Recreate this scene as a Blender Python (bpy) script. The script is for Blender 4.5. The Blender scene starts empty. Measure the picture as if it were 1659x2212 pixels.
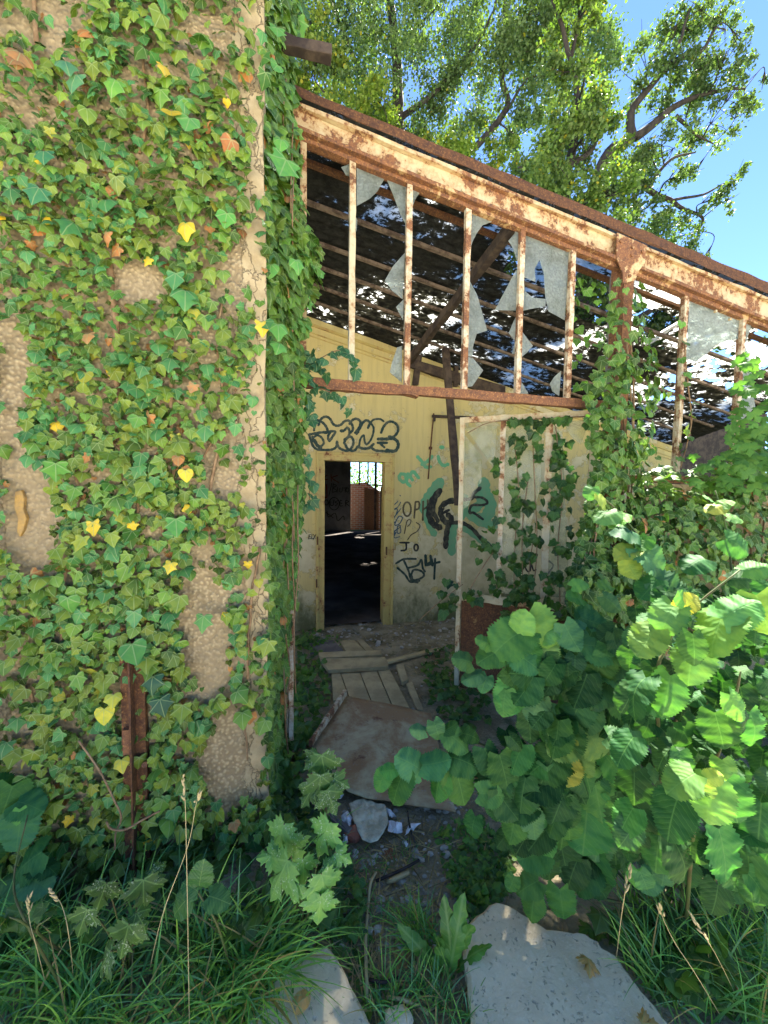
import bpy, math, random
import numpy as np
from mathutils import Vector, Matrix, noise
random.seed(7); rng = np.random.default_rng(7)
R = math.radians
sc = bpy.context.scene
COL = sc.collection

# ------------------------------------------------------------ camera model (pixels are those of a 1659 x 2212 view)
FPX, CX, CY = 829.5, 829.5, 1106.0
PITCH, ROLL = R(3.2), R(0.7)
CAM = np.array([0.0, 0.0, 1.6])
_f = np.array([0, math.cos(PITCH), -math.sin(PITCH)])
_r0 = np.array([1.0, 0, 0]); _u0 = np.array([0, math.sin(PITCH), math.cos(PITCH)])
_r = math.cos(ROLL)*_r0 + math.sin(ROLL)*_u0
_u = -math.sin(ROLL)*_r0 + math.cos(ROLL)*_u0

def ray(px, py):
    return _f*FPX + _r*(px-CX) + _u*(CY-py)
def at(px, py, depth):                      # point at a given distance in front of the viewer
    return CAM + ray(px, py)/FPX*depth
def cosv(px, py): d = ray(px, py); return FPX/np.linalg.norm(d)      # cosine of the angle off the lens axis
def proj(p):
    d = np.asarray(p) - CAM
    z = d @ _f
    return np.stack([CX + FPX*(d @ _r)/z, CY - FPX*(d @ _u)/z], -1)
# building axes: u along the front (to the right), n into the building, z up
TH = R(14.7)
UH = np.array([math.cos(TH), math.sin(TH), 0]); NH = np.array([-math.sin(TH), math.cos(TH), 0])
ORG = np.array([0, 2.43, 0.0]); ZH = np.array([0, 0, 1.0])
def W(u, n, z): return ORG + UH*u + NH*n + ZH*z
def FP(px, py, n):                          # pixel -> (u, z) on the plane n = const
    d = ray(px, py); t = (n - (CAM-ORG) @ NH)/(d @ NH); p = CAM + d*t - ORG
    return float(p @ UH), float(p[2])
def FW(px, py, n): u, z = FP(px, py, n); return W(u, n, z)
def GP(px, py, z=0.0):
    d = ray(px, py); t = (z-CAM[2])/d[2]; return CAM + d*t
FLOOR = -0.10
def sstep(a, b, x): t = min(1, max(0, (x-a)/(b-a))); return t*t*(3-2*t)
def gz(x, y):
    n = (np.array([x, y, 0])-ORG) @ NH
    return FLOOR*sstep(-0.7, 0.2, n) + 0.018*noise.noise(Vector((x*2.1, y*2.1, 3))) * sstep(6, 3, abs(y)) + 0.008*noise.noise(Vector((x*9, y*9, 1)))
def GG(px, py, dz=0.0):                     # pixel -> ground
    p = GP(px, py, 0)
    for _ in range(4): p = GP(px, py, gz(p[0], p[1])+dz)
    return p

# ------------------------------------------------------------ objects
WLOC = {}
def tag(o, label=None, cat=None, group=None, kind=None):
    if label: o['label'] = label
    if cat: o['category'] = cat
    if group: o['group'] = group
    if kind: o['kind'] = kind
    return o
def root(name, loc, label, cat, group=None):
    o = bpy.data.objects.new(name, None); COL.objects.link(o); o.location = [float(v) for v in loc]
    o.empty_display_size = 0.1
    WLOC[o.name] = np.array(loc, float)
    return tag(o, label, cat, group)

class MB:
    def __init__(s): s.v = []; s.f = []; s.nv = 0; s.uv = None; s.tint = None
    def add(s, vs, fs):
        vs = np.asarray(vs, float); b = s.nv
        s.v.append(vs); s.nv += len(vs)
        s.f += [tuple(i+b for i in f) for f in fs]
        return s
    def box(s, c, ax, ay, az):              # centre and three half-axis vectors
        c, ax, ay, az = map(lambda q: np.asarray(q, float), (c, ax, ay, az))
        vs = [c+i*ax+j*ay+k*az for k in (-1, 1) for j in (-1, 1) for i in (-1, 1)]
        return s.add(vs, [(0,2,3,1),(4,5,7,6),(0,1,5,4),(2,6,7,3),(0,4,6,2),(1,3,7,5)])
    def bar(s, a, b, side, up, w, h):       # beam a-b, full width w along side, full height h along up
        a = np.asarray(a, float); b = np.asarray(b, float)
        return s.box((a+b)/2, (b-a)/2, np.asarray(side)*w/2, np.asarray(up)*h/2)
    def barN(s, a, b, side, up, w, h, seg=8, j=.002, seed=0):   # same, in short lengths with slightly uneven edges
        a = np.asarray(a, float); b = np.asarray(b, float); side = np.asarray(side, float); up = np.asarray(up, float)
        rr = np.random.default_rng(seed+11); vs = []; fs = []
        for i in range(seg+1):
            p = a+(b-a)*i/seg
            for sx, sy in ((-1,-1),(1,-1),(1,1),(-1,1)):
                vs.append(p+side*sx*(w/2+rr.normal()*j)+up*sy*(h/2+rr.normal()*j))
        for i in range(seg):
            for k in range(4):
                fs.append((i*4+k, i*4+(k+1)%4, i*4+4+(k+1)%4, i*4+4+k))
        fs += [(3,2,1,0), tuple(seg*4+k for k in range(4))]
        return s.add(vs, fs)
    def prism(s, pts, ext):
        pts = np.asarray(pts, float); n = len(pts); ext = np.asarray(ext, float)
        vs = np.concatenate([pts, pts+ext])
        fs = [tuple(range(n))[::-1], tuple(range(n, 2*n))]
        fs += [(i, (i+1)%n, n+(i+1)%n, n+i) for i in range(n)]
        return s.add(vs, fs)
    def tube(s, pts, rad, sides=6, cap=True):
        pts = np.asarray(pts, float); n = len(pts)
        rad = np.broadcast_to(rad, n); vs = []; fs = []
        ref = np.array([0.3, 0.2, 1.0])
        for i in range(n):
            t = pts[min(i+1, n-1)]-pts[max(i-1, 0)]; t = t/(np.linalg.norm(t)+1e-9)
            a = np.cross(t, ref)
            if np.linalg.norm(a) < 1e-3: a = np.cross(t, [1, 0, 0])
            a /= np.linalg.norm(a); b = np.cross(t, a)
            for k in range(sides):
                an = 2*math.pi*k/sides
                vs.append(pts[i]+rad[i]*(math.cos(an)*a+math.sin(an)*b))
        for i in range(n-1):
            for k in range(sides):
                fs.append((i*sides+k, i*sides+(k+1)%sides, (i+1)*sides+(k+1)%sides, (i+1)*sides+k))
        if cap: fs += [tuple(range(sides))[::-1], tuple((n-1)*sides+k for k in range(sides))]
        return s.add(vs, fs)
    def grid(s, P, wrap=False):             # P: (a, b, 3)
        a, b, _ = P.shape
        fs = [(i*b+j, i*b+j+1, (i+1)*b+j+1, (i+1)*b+j) for i in range(a-1) for j in range(b-1)]
        return s.add(P.reshape(-1, 3), fs)
    def build(s, name, mat, parent=None, label=None, smooth=False, bevel=0.0, loc=None):
        V = np.concatenate(s.v) if s.v else np.zeros((0, 3))
        if parent is not None: L = WLOC[parent.name]
        else: L = np.array(loc, float) if loc is not None else np.array([*(V[:, :2].min(0)+V[:, :2].max(0))/2, V[:, 2].min()])
        me = bpy.data.meshes.new(name)
        me.from_pydata((V-L).tolist(), [], s.f)
        return link(name, me, mat, parent, L, label, smooth, bevel)

def link(name, me, mat, parent, L, label=None, smooth=False, bevel=0.0):
    if smooth: me.shade_smooth()
    for m in (mat if isinstance(mat, (list, tuple)) else [mat]): me.materials.append(m)
    o = bpy.data.objects.new(name, me); COL.objects.link(o)
    if parent is not None: o.parent = parent
    else: o.location = [float(v) for v in L]
    WLOC[o.name] = np.array(L, float)
    if label: o['label'] = label
    if bevel:
        b = o.modifiers.new('bevel', 'BEVEL'); b.width = bevel; b.segments = 2; b.limit_method = 'ANGLE'; b.harden_normals = False
    return o

class Leaves:                               # many leaves of one plant in one mesh, with a uv per leaf and a tint per leaf
    def __init__(s): s.b = {}
    def add(s, t, pos, T, N, size, tint):
        s.b.setdefault(t, []).append((pos, T, N, size, tint))
    def add_many(s, t, pos, T, N, size, tint):
        s.b.setdefault(('many', t, len(s.b)), []).append((pos, T, N, size, tint))
    def build(s, name, mat, parent, label=None, smooth=True, L=None):
        VV, UV, TT, LV, LT = [], [], [], [], []
        nv = 0
        for k, items in s.b.items():
            if isinstance(k, tuple):
                t = k[1]; pos, T, N, size, tint = items[0]
            else:
                t = k; pos, T, N, size, tint = (np.array([i[q] for i in items]) for q in range(5))
            tv, tuv, tf = TPL[t]
            T = T/np.linalg.norm(T, axis=1, keepdims=True)
            N = N-(N*T).sum(1, keepdims=True)*T; N /= np.linalg.norm(N, axis=1, keepdims=True)+1e-9
            X = np.cross(T, N)
            M = np.stack([X, T, N], 1)*np.asarray(size)[:, None, None]
            v = np.einsum('kc,ncd->nkd', tv, M)+pos[:, None, :]
            n, kk = len(pos), len(tv)
            VV.append(v.reshape(-1, 3)); UV.append(np.tile(tuv, (n, 1))); TT.append(np.repeat(tint, kk, 0))
            for f in tf:
                pass
            lens = np.array([len(f) for f in tf]); flat = np.array([i for f in tf for i in f])
            LV.append((flat[None, :]+(np.arange(n)*kk)[:, None]+nv).ravel()); LT.append(np.tile(lens, n)); nv += n*kk
        V = np.concatenate(VV); UV = np.concatenate(UV); TT = np.concatenate(TT); LV = np.concatenate(LV); LT = np.concatenate(LT)
        if parent is not None: L = WLOC[parent.name]
        elif L is None: L = np.array([*V[:, :2].mean(0), V[:, 2].min()])
        me = bpy.data.meshes.new(name)
        me.vertices.add(len(V)); me.vertices.foreach_set('co', (V-L).astype(np.float32).ravel())
        me.loops.add(len(LV)); me.loops.foreach_set('vertex_index', LV.astype(np.int32))
        me.polygons.add(len(LT)); me.polygons.foreach_set('loop_start', np.concatenate([[0], np.cumsum(LT)[:-1]]).astype(np.int32))
        try: me.polygons.foreach_set('loop_total', LT.astype(np.int32))
        except Exception: pass
        me.update(calc_edges=True); me.validate()
        ul = me.uv_layers.new(name='UVMap'); ul.data.foreach_set('uv', UV[LV].astype(np.float32).ravel())
        ca = me.color_attributes.new('tint', 'FLOAT_COLOR', 'POINT')
        ca.data.foreach_set('color', np.concatenate([TT, np.ones((len(TT), 1))], 1).astype(np.float32).ravel())
        return link(name, me, mat, parent, L, label, smooth)

# ------------------------------------------------------------ leaf shapes: x across, y base to tip, z the upper face
TPL = {}
def fan_leaf(right, c, curl, fold, drop):
    left = [(-x, y) for x, y in right[1:-1]][::-1]
    ol = right+left
    pts = [(0, c)]+ol
    vs = []
    for i, (x, y) in enumerate(pts):
        z = -curl*((y-.3)**2)-fold*abs(x)*.6-drop*x*x
        vs.append((x, y, z if i else .02))
    n = len(ol)
    # an inner ring gives the blade some shape
    mid = [((x)*.5, c+(y-c)*.5) for x, y in ol]
    for x, y in mid: vs.append((x, y, .03-curl*.4*((y-.3)**2)-fold*abs(x)*.2))
    fs = [(0, n+1+i, n+1+(i+1)%n) for i in range(n)]+[(n+1+i, 1+i, 1+(i+1)%n, n+1+(i+1)%n) for i in range(n)]
    uv = [(p[0]+.5, p[1]) for p in pts]+[(p[0]+.5, p[1]) for p in mid]
    return np.array(vs), np.array(uv), fs
IVY = [[(0,.02),(.16,-.10),(.40,-.10),(.52,.00),(.42,.18),(.44,.28),(.62,.46),(.40,.52),(.27,.62),(.14,.82),(0,1.02)],
       [(0,.02),(.2,-.08),(.38,-.12),(.46,.04),(.36,.20),(.40,.26),(.50,.40),(.36,.52),(.24,.66),(.12,.84),(0,.96)],
       [(0,.04),(.2,-.1),(.42,-.04),(.52,.14),(.50,.3),(.44,.46),(.32,.64),(.16,.82),(0,.96)],
       [(0,.03),(.18,-.09),(.40,-.06),(.50,.10),(.52,.24),(.58,.40),(.46,.48),(.32,.58),(.20,.76),(.10,.90),(0,.98)]]
for i, o in enumerate(IVY):
    for j, (c, fo, d) in enumerate(((.18,.12,.1),(.45,.3,.1),(-.15,.05,-.25),(.3,-.2,.5))):
        TPL[f'ivy{i}{j}'] = fan_leaf(o, .24, c, fo, d)
IVYK = [f'ivy{i}{j}' for i in (0,1,1,2,3,3) for j in range(4)]
MAP = [(0,.0),(.14,-.05),(.30,-.14),(.27,-.02),(.46,-.02),(.38,.10),(.50,.14),(.40,.20),(.58,.24),(.74,.42),(.54,.42),(.58,.56),(.42,.50),(.40,.60),(.24,.54),(.22,.70),(.34,.82),(.18,.82),(.14,.92),(0,1.1)]
for j, (c, fo, d) in enumerate(((.1,.12,.1),(.3,.2,.15),(.05,.05,-.2))): TPL[f'maple{j}'] = fan_leaf(MAP, .26, c, fo, d)
def strip_leaf(width, rows, tooth, cord, fold, curl, wave, seed, cols=5, point=.0):
    rr = np.random.default_rng(seed); vs, uv, fs = [], [], []
    ss = np.linspace(-1, 1, cols)
    ph = rr.uniform(0, 6)
    for i in range(rows):
        t = i/(rows-1); w = width(t)
        for s in ss:
            e = abs(s)
            ww = w*(1+(tooth*(1 if i % 2 else -1) if e > .99 else 0))
            y = t-cord*e*(1-t)**5+(tooth*.5*(i % 2)*(e > .99)*.12)
            z = -fold*e*w-curl*(t-.35)**2+wave*e*math.sin(11*t*math.pi/2+ph+s*1.3)+wave*.5*math.cos(13*t*math.pi)*(e*(1.2-e))
            vs.append((s*ww, y, z)); uv.append((.5+s*w, t))
    for i in range(rows-1):
        for j in range(cols-1): fs.append((i*cols+j, i*cols+j+1, (i+1)*cols+j+1, (i+1)*cols+j))
    return np.array(vs), np.array(uv), fs
def hz_w(t): return .47*(math.sin(math.pi*min(1, .12+.88*t**.82))**.62) if t < .9 else .47*(math.sin(math.pi*(.12+.88*.9**.82))**.62)*(1-t)/.1*.98+.001
for j in range(8):
    fo, cu, wv = ((.1,.3,.03),(.30,.55,.04),(-.12,.7,.035),(.2,-.2,.03),(.42,.4,.03),(.05,.9,.045),(-.05,.15,.05),(.25,.65,.05))[j]
    q_ = np.random.default_rng(40+j).uniform(.86, 1.12); e_ = np.random.default_rng(60+j).uniform(-.10, .14)
    TPL[f'hazel{j}'] = strip_leaf(lambda t: hz_w(t**(1+e_))*q_*(1+.05*math.sin(9*t+j)), 31, .075, .17+.02*(j % 3), fo, cu, wv, j, cols=9)
def dk_w(t): return .02+.095*math.sin(math.pi*t**1.25)**.8+.012*math.sin(t*40) if t < 1 else .005
for j in range(2): TPL[f'dock{j}'] = strip_leaf(dk_w, 22, .06, 0, .3, (.5, -.3)[j], .03, j)
TPL['oval'] = (np.array([(0,0,0),(.26,.3,-.05),(.28,.62,-.07),(0,1,-.1),(-.28,.62,-.07),(-.26,.3,-.05),(0,.5,.05)]),
               np.array([(.5,0),(.76,.3),(.78,.62),(.5,1),(.22,.62),(.24,.3),(.5,.5)]), [(0,1,6),(1,2,6),(2,3,6),(3,4,6),(4,5,6),(5,0,6)])
TPL['oak'] = (np.array([(0,0,0),(.3,.12,-.04),(.24,.32,-.02),(.48,.5,-.10),(.34,.66,-.05),(.28,.9,-.08),(0,.98,-.1),(-.28,.9,-.08),(-.34,.66,-.05),(-.48,.5,-.10),(-.24,.32,-.02),(-.3,.12,-.04)]),
               np.array([(.5,0),(.7,.22),(.63,.36),(.8,.56),(.7,.7),(.66,.93),(.5,1),(.34,.93),(.3,.7),(.2,.56),(.37,.36),(.3,.22)]), [(0,1,2,10,11),(2,3,4,8,9,10),(4,5,6,7,8)])
# ------------------------------------------------------------ materials
def newmat(name):
    m = bpy.data.materials.new(name); m.use_nodes = True; m.node_tree.nodes.clear(); return m, G(m.node_tree)
class G:
    def __init__(s, nt): s.nt = nt
    def n(s, typ, ins=None, **kw):
        nd = s.nt.nodes.new(typ)
        for k, v in kw.items(): setattr(nd, k, v)
        for k, v in (ins or {}).items():
            sock = nd.inputs[k]
            if isinstance(v, bpy.types.NodeSocket): s.nt.links.new(v, sock)
            else: sock.default_value = v
        return nd
    def m(s, op, a, b=0.0, c=None, clamp=False):
        ins = {0: a, 1: b}
        if c is not None: ins[2] = c
        return s.n('ShaderNodeMath', ins, operation=op, use_clamp=clamp).outputs[0]
    def noise(s, vec, scale, detail=4, rough=.6, dist=0.0, out=0):
        return s.n('ShaderNodeTexNoise', {'Vector': vec, 'Scale': scale, 'Detail': detail, 'Roughness': rough, 'Distortion': dist}).outputs[out]
    def voro(s, vec, scale, feature='F1', out='Distance', rnd=1.0):
        return s.n('ShaderNodeTexVoronoi', {'Vector': vec, 'Scale': scale, 'Randomness': rnd}, feature=feature).outputs[out]
    def ramp(s, fac, a, b):                 # 0..1 between a and b, smooth
        return s.n('ShaderNodeMapRange', {'Value': fac, 'From Min': a, 'From Max': b}, interpolation_type='SMOOTHSTEP').outputs[0]
    def mix(s, f, a, b):
        nd = s.n('ShaderNodeMix', data_type='RGBA')
        for sock, v in ((nd.inputs['Factor'], f), (nd.inputs[6], a), (nd.inputs[7], b)):
            if isinstance(v, bpy.types.NodeSocket): s.nt.links.new(v, sock)
            elif isinstance(v, (int, float)): sock.default_value = v
            else: sock.default_value = (*v, 1) if len(v) == 3 else v
        return nd.outputs[2]
    def scale(s, vec, v):
        return s.n('ShaderNodeVectorMath', {0: vec, 1: v}, operation='MULTIPLY').outputs[0]
    def obj(s): return s.n('ShaderNodeTexCoord').outputs['Object']
    def bump(s, h, strength, dist):
        return s.n('ShaderNodeBump', {'Height': h, 'Strength': strength, 'Distance': dist}).outputs[0]
    def bsdf(s, col, rough=.7, spec=.3, normal=None, metal=0.0):
        ins = {'Base Color': col if isinstance(col, bpy.types.NodeSocket) else (*col, 1), 'Roughness': rough, 'Specular IOR Level': spec, 'Metallic': metal}
        if normal is not None: ins['Normal'] = normal
        return s.n('ShaderNodeBsdfPrincipled', ins).outputs[0]
    def out(s, sh): s.n('ShaderNodeOutputMaterial', {'Surface': sh})
    def mixs(s, f, a, b): return s.n('ShaderNodeMixShader', {0: f, 1: a, 2: b}).outputs[0]
    def sep(s, v): 
        q = s.n('ShaderNodeSeparateXYZ', {0: v}); return q.outputs

def leaf_mat(name, vein='palm', trans=.35, rough=.42, spec=.45, veincol=(.30,.42,.16), vamt=.5, spots=0.0, bump=.3, warp=0.0):
    m, g = newmat(name)
    tint = g.n('ShaderNodeAttribute', attribute_name='tint').outputs['Color']
    uv = g.n('ShaderNodeTexCoord').outputs['UV']
    x, y, _ = g.sep(uv); x = g.m('SUBTRACT', x, .5)
    ax = g.m('ABSOLUTE', x)
    if vein == 'palm':
        yy = g.m('SUBTRACT', y, .02)
        an = g.m('ARCTAN2', ax, yy)             # 0 along the midrib
        r = g.m('SQRT', g.m('ADD', g.m('MULTIPLY', ax, ax), g.m('MULTIPLY', yy, yy)))
        d = None
        for a0 in (0.0, .92, 1.75):
            e = g.m('MULTIPLY', g.m('ABSOLUTE', g.m('SINE', g.m('SUBTRACT', an, a0))), r)
            d = e if d is None else g.m('MINIMUM', d, e)
        v = g.ramp(d, .032, .008); h = g.ramp(d, .10, .0)
    elif vein == 'pin':
        mid = g.ramp(ax, .022, .006)
        q = g.m('SUBTRACT', g.m('MULTIPLY', y, 8.0), g.m('MULTIPLY', ax, 6.0))
        if warp: q = g.m('ADD', q, g.m('MULTIPLY', g.m('SUBTRACT', g.noise(g.obj(), 22, 3, .6), .5), warp*1.6))
        fr = g.m('ABSOLUTE', g.m('SUBTRACT', g.m('FRACT', q), .5))
        side = g.ramp(fr, .085, .02)
        v = g.m('MAXIMUM', mid, g.m('MULTIPLY', side, .55)); h = g.m('ADD', g.m('MULTIPLY', g.m('ABSOLUTE', g.m('SUBTRACT', fr, .0)), 1.6), g.m('MULTIPLY', mid, -.6))
    else:
        v = g.ramp(ax, .03, .01); h = v
    ob = g.obj()
    blot = g.noise(ob, 38, 3, .6)
    col = g.mix(g.m('MULTIPLY', g.ramp(blot, .32, .72), .6), tint, g.scale(tint, (1.75, 1.35, .9)))
    col = g.mix(g.m('MULTIPLY', v, vamt), col, veincol)
    if spots:
        sp = g.m('MULTIPLY', g.ramp(g.noise(ob, 190, 3, .7), .56, .66), g.ramp(g.noise(ob, 26, 2, .5), .45, .62))
        col = g.mix(g.m('MULTIPLY', sp, spots), col, (.52, .60, .50))
    bn = g.bump(h, bump, .003)
    pr = g.bsdf(col, rough, spec, bn)
    tr = g.n('ShaderNodeBsdfTranslucent', {'Color': g.scale(col, (1.45, 1.6, .5))}).outputs[0]
    g.out(g.mixs(trans, pr, tr)); return m
M = {}
M['ivy'] = leaf_mat('ivy_leaf', 'palm', .22, .46, .25, (.30,.38,.16), .55)
M['ivy_thin'] = leaf_mat('ivy_leaf_thin', 'palm', .35, .42, .4, (.2,.30,.1), .35)
M['hazel'] = leaf_mat('hazel_leaf', 'pin', .26, .62, .16, (.15,.30,.08), .30, bump=.24, warp=.8)
M['maple'] = leaf_mat('maple_leaf', 'palm', .38, .5, .35, (.25,.42,.12), .4, spots=.8)
M['tree'] = leaf_mat('tree_leaf', 'none', .36, .55, .3, (.1,.2,.04), .2)
M['weed'] = leaf_mat('weed_leaf', 'pin', .35, .45, .4, (.25,.38,.12), .4)
M['grass'] = leaf_mat('grass_blade', 'none', .35, .5, .3, (.2,.3,.1), .2)

def rust_paint(name, amount, paint=(.50,.40,.225), seedoff=0.0, dark=1.0):
    m, g = newmat(name); ob = g.n('ShaderNodeVectorMath', {0: g.obj(), 1: (seedoff, seedoff*.7, 0)}, operation='ADD').outputs[0]
    n1 = g.noise(ob, 7, 8, .68, .3); n2 = g.noise(ob, 42, 5, .7); n3 = g.noise(g.scale(ob, (1, 1, .25)), 26, 4, .6)
    f = g.m('ADD', g.m('ADD', g.m('MULTIPLY', n1, .62), g.m('MULTIPLY', n2, .25)), g.m('MULTIPLY', n3, .13))
    lo = .62-amount*.30
    k = g.ramp(f, lo-.012, lo+.028)
    halo = g.ramp(f, lo-.10, lo+.02)
    pc = g.mix(g.m('MULTIPLY', halo, .75), paint, (.38*dark, .21*dark, .08*dark))
    rc = g.mix(g.ramp(g.noise(ob, 30, 6, .75), .35, .65), (.23*dark, .100*dark, .042*dark), (.11*dark, .052*dark, .032*dark))
    rc = g.mix(g.ramp(g.noise(ob, 90, 3, .6), .5, .75), rc, (.40*dark, .19*dark, .065*dark))
    col = g.mix(k, pc, rc)
    h = g.m('ADD', g.m('MULTIPLY', k, -.4), g.m('MULTIPLY', g.noise(ob, 160, 3, .7), g.m('ADD', .15, k)))
    g.out(g.bsdf(col, g.m('ADD', .55, g.m('MULTIPLY', k, .3)), .3, g.bump(h, .5, .004))); return m
M['beam'] = rust_paint('flaking_cream_steel', .33)
M['beam2'] = rust_paint('rusty_steel_flange', .62, (.50,.36,.18), 3.1)
M['mull'] = rust_paint('flaking_mullion', .38, (.60,.52,.36), 7.7)
M['mull_clean'] = rust_paint('cream_mullion', .20, (.52,.45,.28), 5.3)
M['rust'] = rust_paint('orange_rust', .88, (.5,.3,.14), 1.3)
M['darkrust'] = rust_paint('dark_rust', 1.0, (.2,.08,.04), 9.1, .62)
M['flash'] = rust_paint('brown_flashing', 1.0, (.2,.1,.07), 2.2, .52)
M['panelrust'] = rust_paint('rotted_panel', .68, (.34,.24,.085), 4.4, .55)
M['plate'] = None

def simple(name, col, col2, scale=12, rough=.85, bump=.4, bscale=60, bd=.004, stretch=(1,1,1), spec=.2, lo=.38, hi=.65):
    m, g = newmat(name); ob = g.scale(g.obj(), stretch)
    k = g.ramp(g.noise(ob, scale, 6, .65, .2), lo, hi)
    g.out(g.bsdf(g.mix(k, col, col2), rough, spec, g.bump(g.noise(ob, bscale, 5, .7), bump, bd))); return m
M['bark'] = simple('oak_bark', (.026,.021,.017), (.05,.042,.034), 6, .95, .8, 30, .02, (1,1,.3))
M['stem'] = simple('ivy_stem', (.20,.12,.06), (.30,.20,.11), 30, .9, .6, 90, .002)
M['greenstem'] = simple('green_stem', (.07,.11,.03), (.10,.08,.035), 20, .6, .3, 60, .001)
M['wood'] = simple('weathered_board', (.47,.37,.19), (.31,.245,.125), 5, .9, .6, 34, .003, (1,1,1))
M['wood2'] = simple('grey_timber', (.20,.18,.155), (.13,.115,.10), 7, .9, .6, 34, .003)
M['oldwood'] = simple('dark_rafter', (.045,.033,.028), (.10,.072,.052), 9, .9, .5, 40, .003)
M['batten'] = simple('pale_batten', (.21,.16,.12), (.075,.052,.04), 14, .9, .5, 60, .002)
M['paper'] = simple('torn_paper', (.80,.80,.82), (.62,.62,.62), 25, .8, .5, 30, .004)
M['cloth'] = simple('dirty_cloth', (.66,.60,.42), (.40,.36,.24), 14, .95, .8, 34, .012)
M['brickbit'] = simple('broken_brick', (.30,.10,.055), (.2,.09,.06), 20, .95, .5, 60, .004)
M['dead'] = simple('dead_leaf', (.42,.24,.09), (.28,.14,.05), 30, .8, .5, 50, .004)
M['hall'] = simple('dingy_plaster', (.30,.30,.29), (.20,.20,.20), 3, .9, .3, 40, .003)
M['black'] = simple('hall_dark_grey', (.08,.075,.07), (.13,.12,.11), 3, .9, .3, 40, .003)  # near-black grey for the hall's walls and roof
M['dry'] = simple('dry_stalk', (.46,.36,.18), (.36,.30,.14), 20, .8, .2, 60, .001)

def mk_render():
    m, g = newmat('roughcast_render'); ob = g.obj()
    x, y, z = g.sep(ob)
    u = g.m('ADD', g.m('MULTIPLY', x, float(UH[0])), g.m('MULTIPLY', y, float(UH[1])))
    vo = g.voro(ob, 70, 'SMOOTH_F1'); big = g.noise(ob, 2.2, 5, .6); fine = g.noise(ob, 24, 6, .7)
    pl = g.ramp(g.m('ADD', u, g.m('MULTIPLY', g.m('SUBTRACT', g.noise(g.scale(ob, (1,1,.5)), 9, 5, .65), .5), .22)), -.20, -.185)   # smooth plaster towards the corner
    c = g.mix(g.ramp(vo, .05, .55), (.47,.37,.215), (.26,.195,.11))
    c = g.mix(g.m('MULTIPLY', g.ramp(big, .42, .62), .55), c, (.29,.225,.13))
    c = g.mix(g.m('MULTIPLY', g.ramp(fine, .6, .72), .4), c, (.52,.43,.28))
    pc = g.mix(g.ramp(g.noise(ob, 8, 6, .7), .35, .68), (.44,.35,.205), (.30,.225,.12))
    cr = g.ramp(g.voro(g.n('ShaderNodeVectorMath', {0: g.scale(ob, (1,1,.35)), 1: g.scale(g.noise(ob, 20, 3, .6, out=1), (.06,.06,.06))}, operation='ADD').outputs[0], 14, 'DISTANCE_TO_EDGE'), .0, .035)
    pc = g.mix(g.m('MULTIPLY', g.m('SUBTRACT', 1, cr), .6), pc, (.16,.12,.07))
    col = g.mix(pl, c, pc)
    h = g.mix(pl, g.m('ADD', g.m('MULTIPLY', vo, -1.0), g.m('MULTIPLY', fine, .4)), g.m('ADD', g.m('MULTIPLY', cr, .5), g.m('MULTIPLY', fine, .3)))
    g.out(g.bsdf(col, .95, .15, g.bump(h, .9, .012))); return m
M['render'] = mk_render()

def mk_yellow():
    m, g = newmat('peeling_yellow_paint'); ob = g.obj(); x, y, z = g.sep(ob)   # object origin lies at the wall's foot
    n1 = g.noise(ob, 2.6, 8, .70, .4); n2 = g.noise(ob, 11, 6, .7, .2)
    hgt = g.ramp(z, 1.75, 0.75)                                # less paint lower down
    f = g.m('ADD', g.m('ADD', g.m('MULTIPLY', n1, .75), g.m('MULTIPLY', n2, .25)), g.m('MULTIPLY', hgt, .115))
    right = g.ramp(x, 1.15, 1.75)
    f = g.m('ADD', f, g.m('MULTIPLY', right, .05))
    peel = g.ramp(f, .575, .583)
    edge = g.m('SUBTRACT', g.ramp(f, .560, .578), peel, clamp=True)
    st = g.noise(g.scale(ob, (1, 1, .07)), 22, 5, .65)
    ye = g.mix(g.m('MULTIPLY', g.ramp(st, .42, .72), .55), (.60,.49,.20), (.43,.345,.15))
    ye = g.mix(g.m('MULTIPLY', g.ramp(g.noise(ob, 4, 4, .6), .4, .7), .5), ye, (.54,.45,.21))
    ba = g.mix(g.ramp(g.noise(ob, 6, 6, .65), .35, .7), (.62,.55,.34), (.48,.42,.235))
    col = g.mix(peel, ye, ba)
    col = g.mix(g.m('MULTIPLY', edge, .7), col, (.22,.17,.07))
    spots = g.ramp(g.noise(ob, 34, 5, .75), .68, .74)
    col = g.mix(g.m('MULTIPLY', spots, .8), col, (.10,.075,.04))
    low = g.ramp(z, .85, .05)
    moss = g.ramp(g.m('ADD', g.m('MULTIPLY', g.noise(g.scale(ob, (1,1,.6)), 4.5, 6, .7), .8), g.m('MULTIPLY', low, .34)), .56, .82)
    col = g.mix(g.m('MULTIPLY', low, .35), col, (.30,.27,.12))
    col = g.mix(g.m('MULTIPLY', moss, .85), col, (.075,.085,.025))
    h = g.m('ADD', g.m('MULTIPLY', peel, -.7), g.m('MULTIPLY', g.noise(ob, 70, 4, .6), .25))
    g.out(g.bsdf(col, .8, .25, g.bump(h, .5, .004))); return m
M['yellow'] = mk_yellow()
M['jamb'] = rust_paint('yellow_door_frame', .12, (.50,.39,.13), 6.2)

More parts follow.
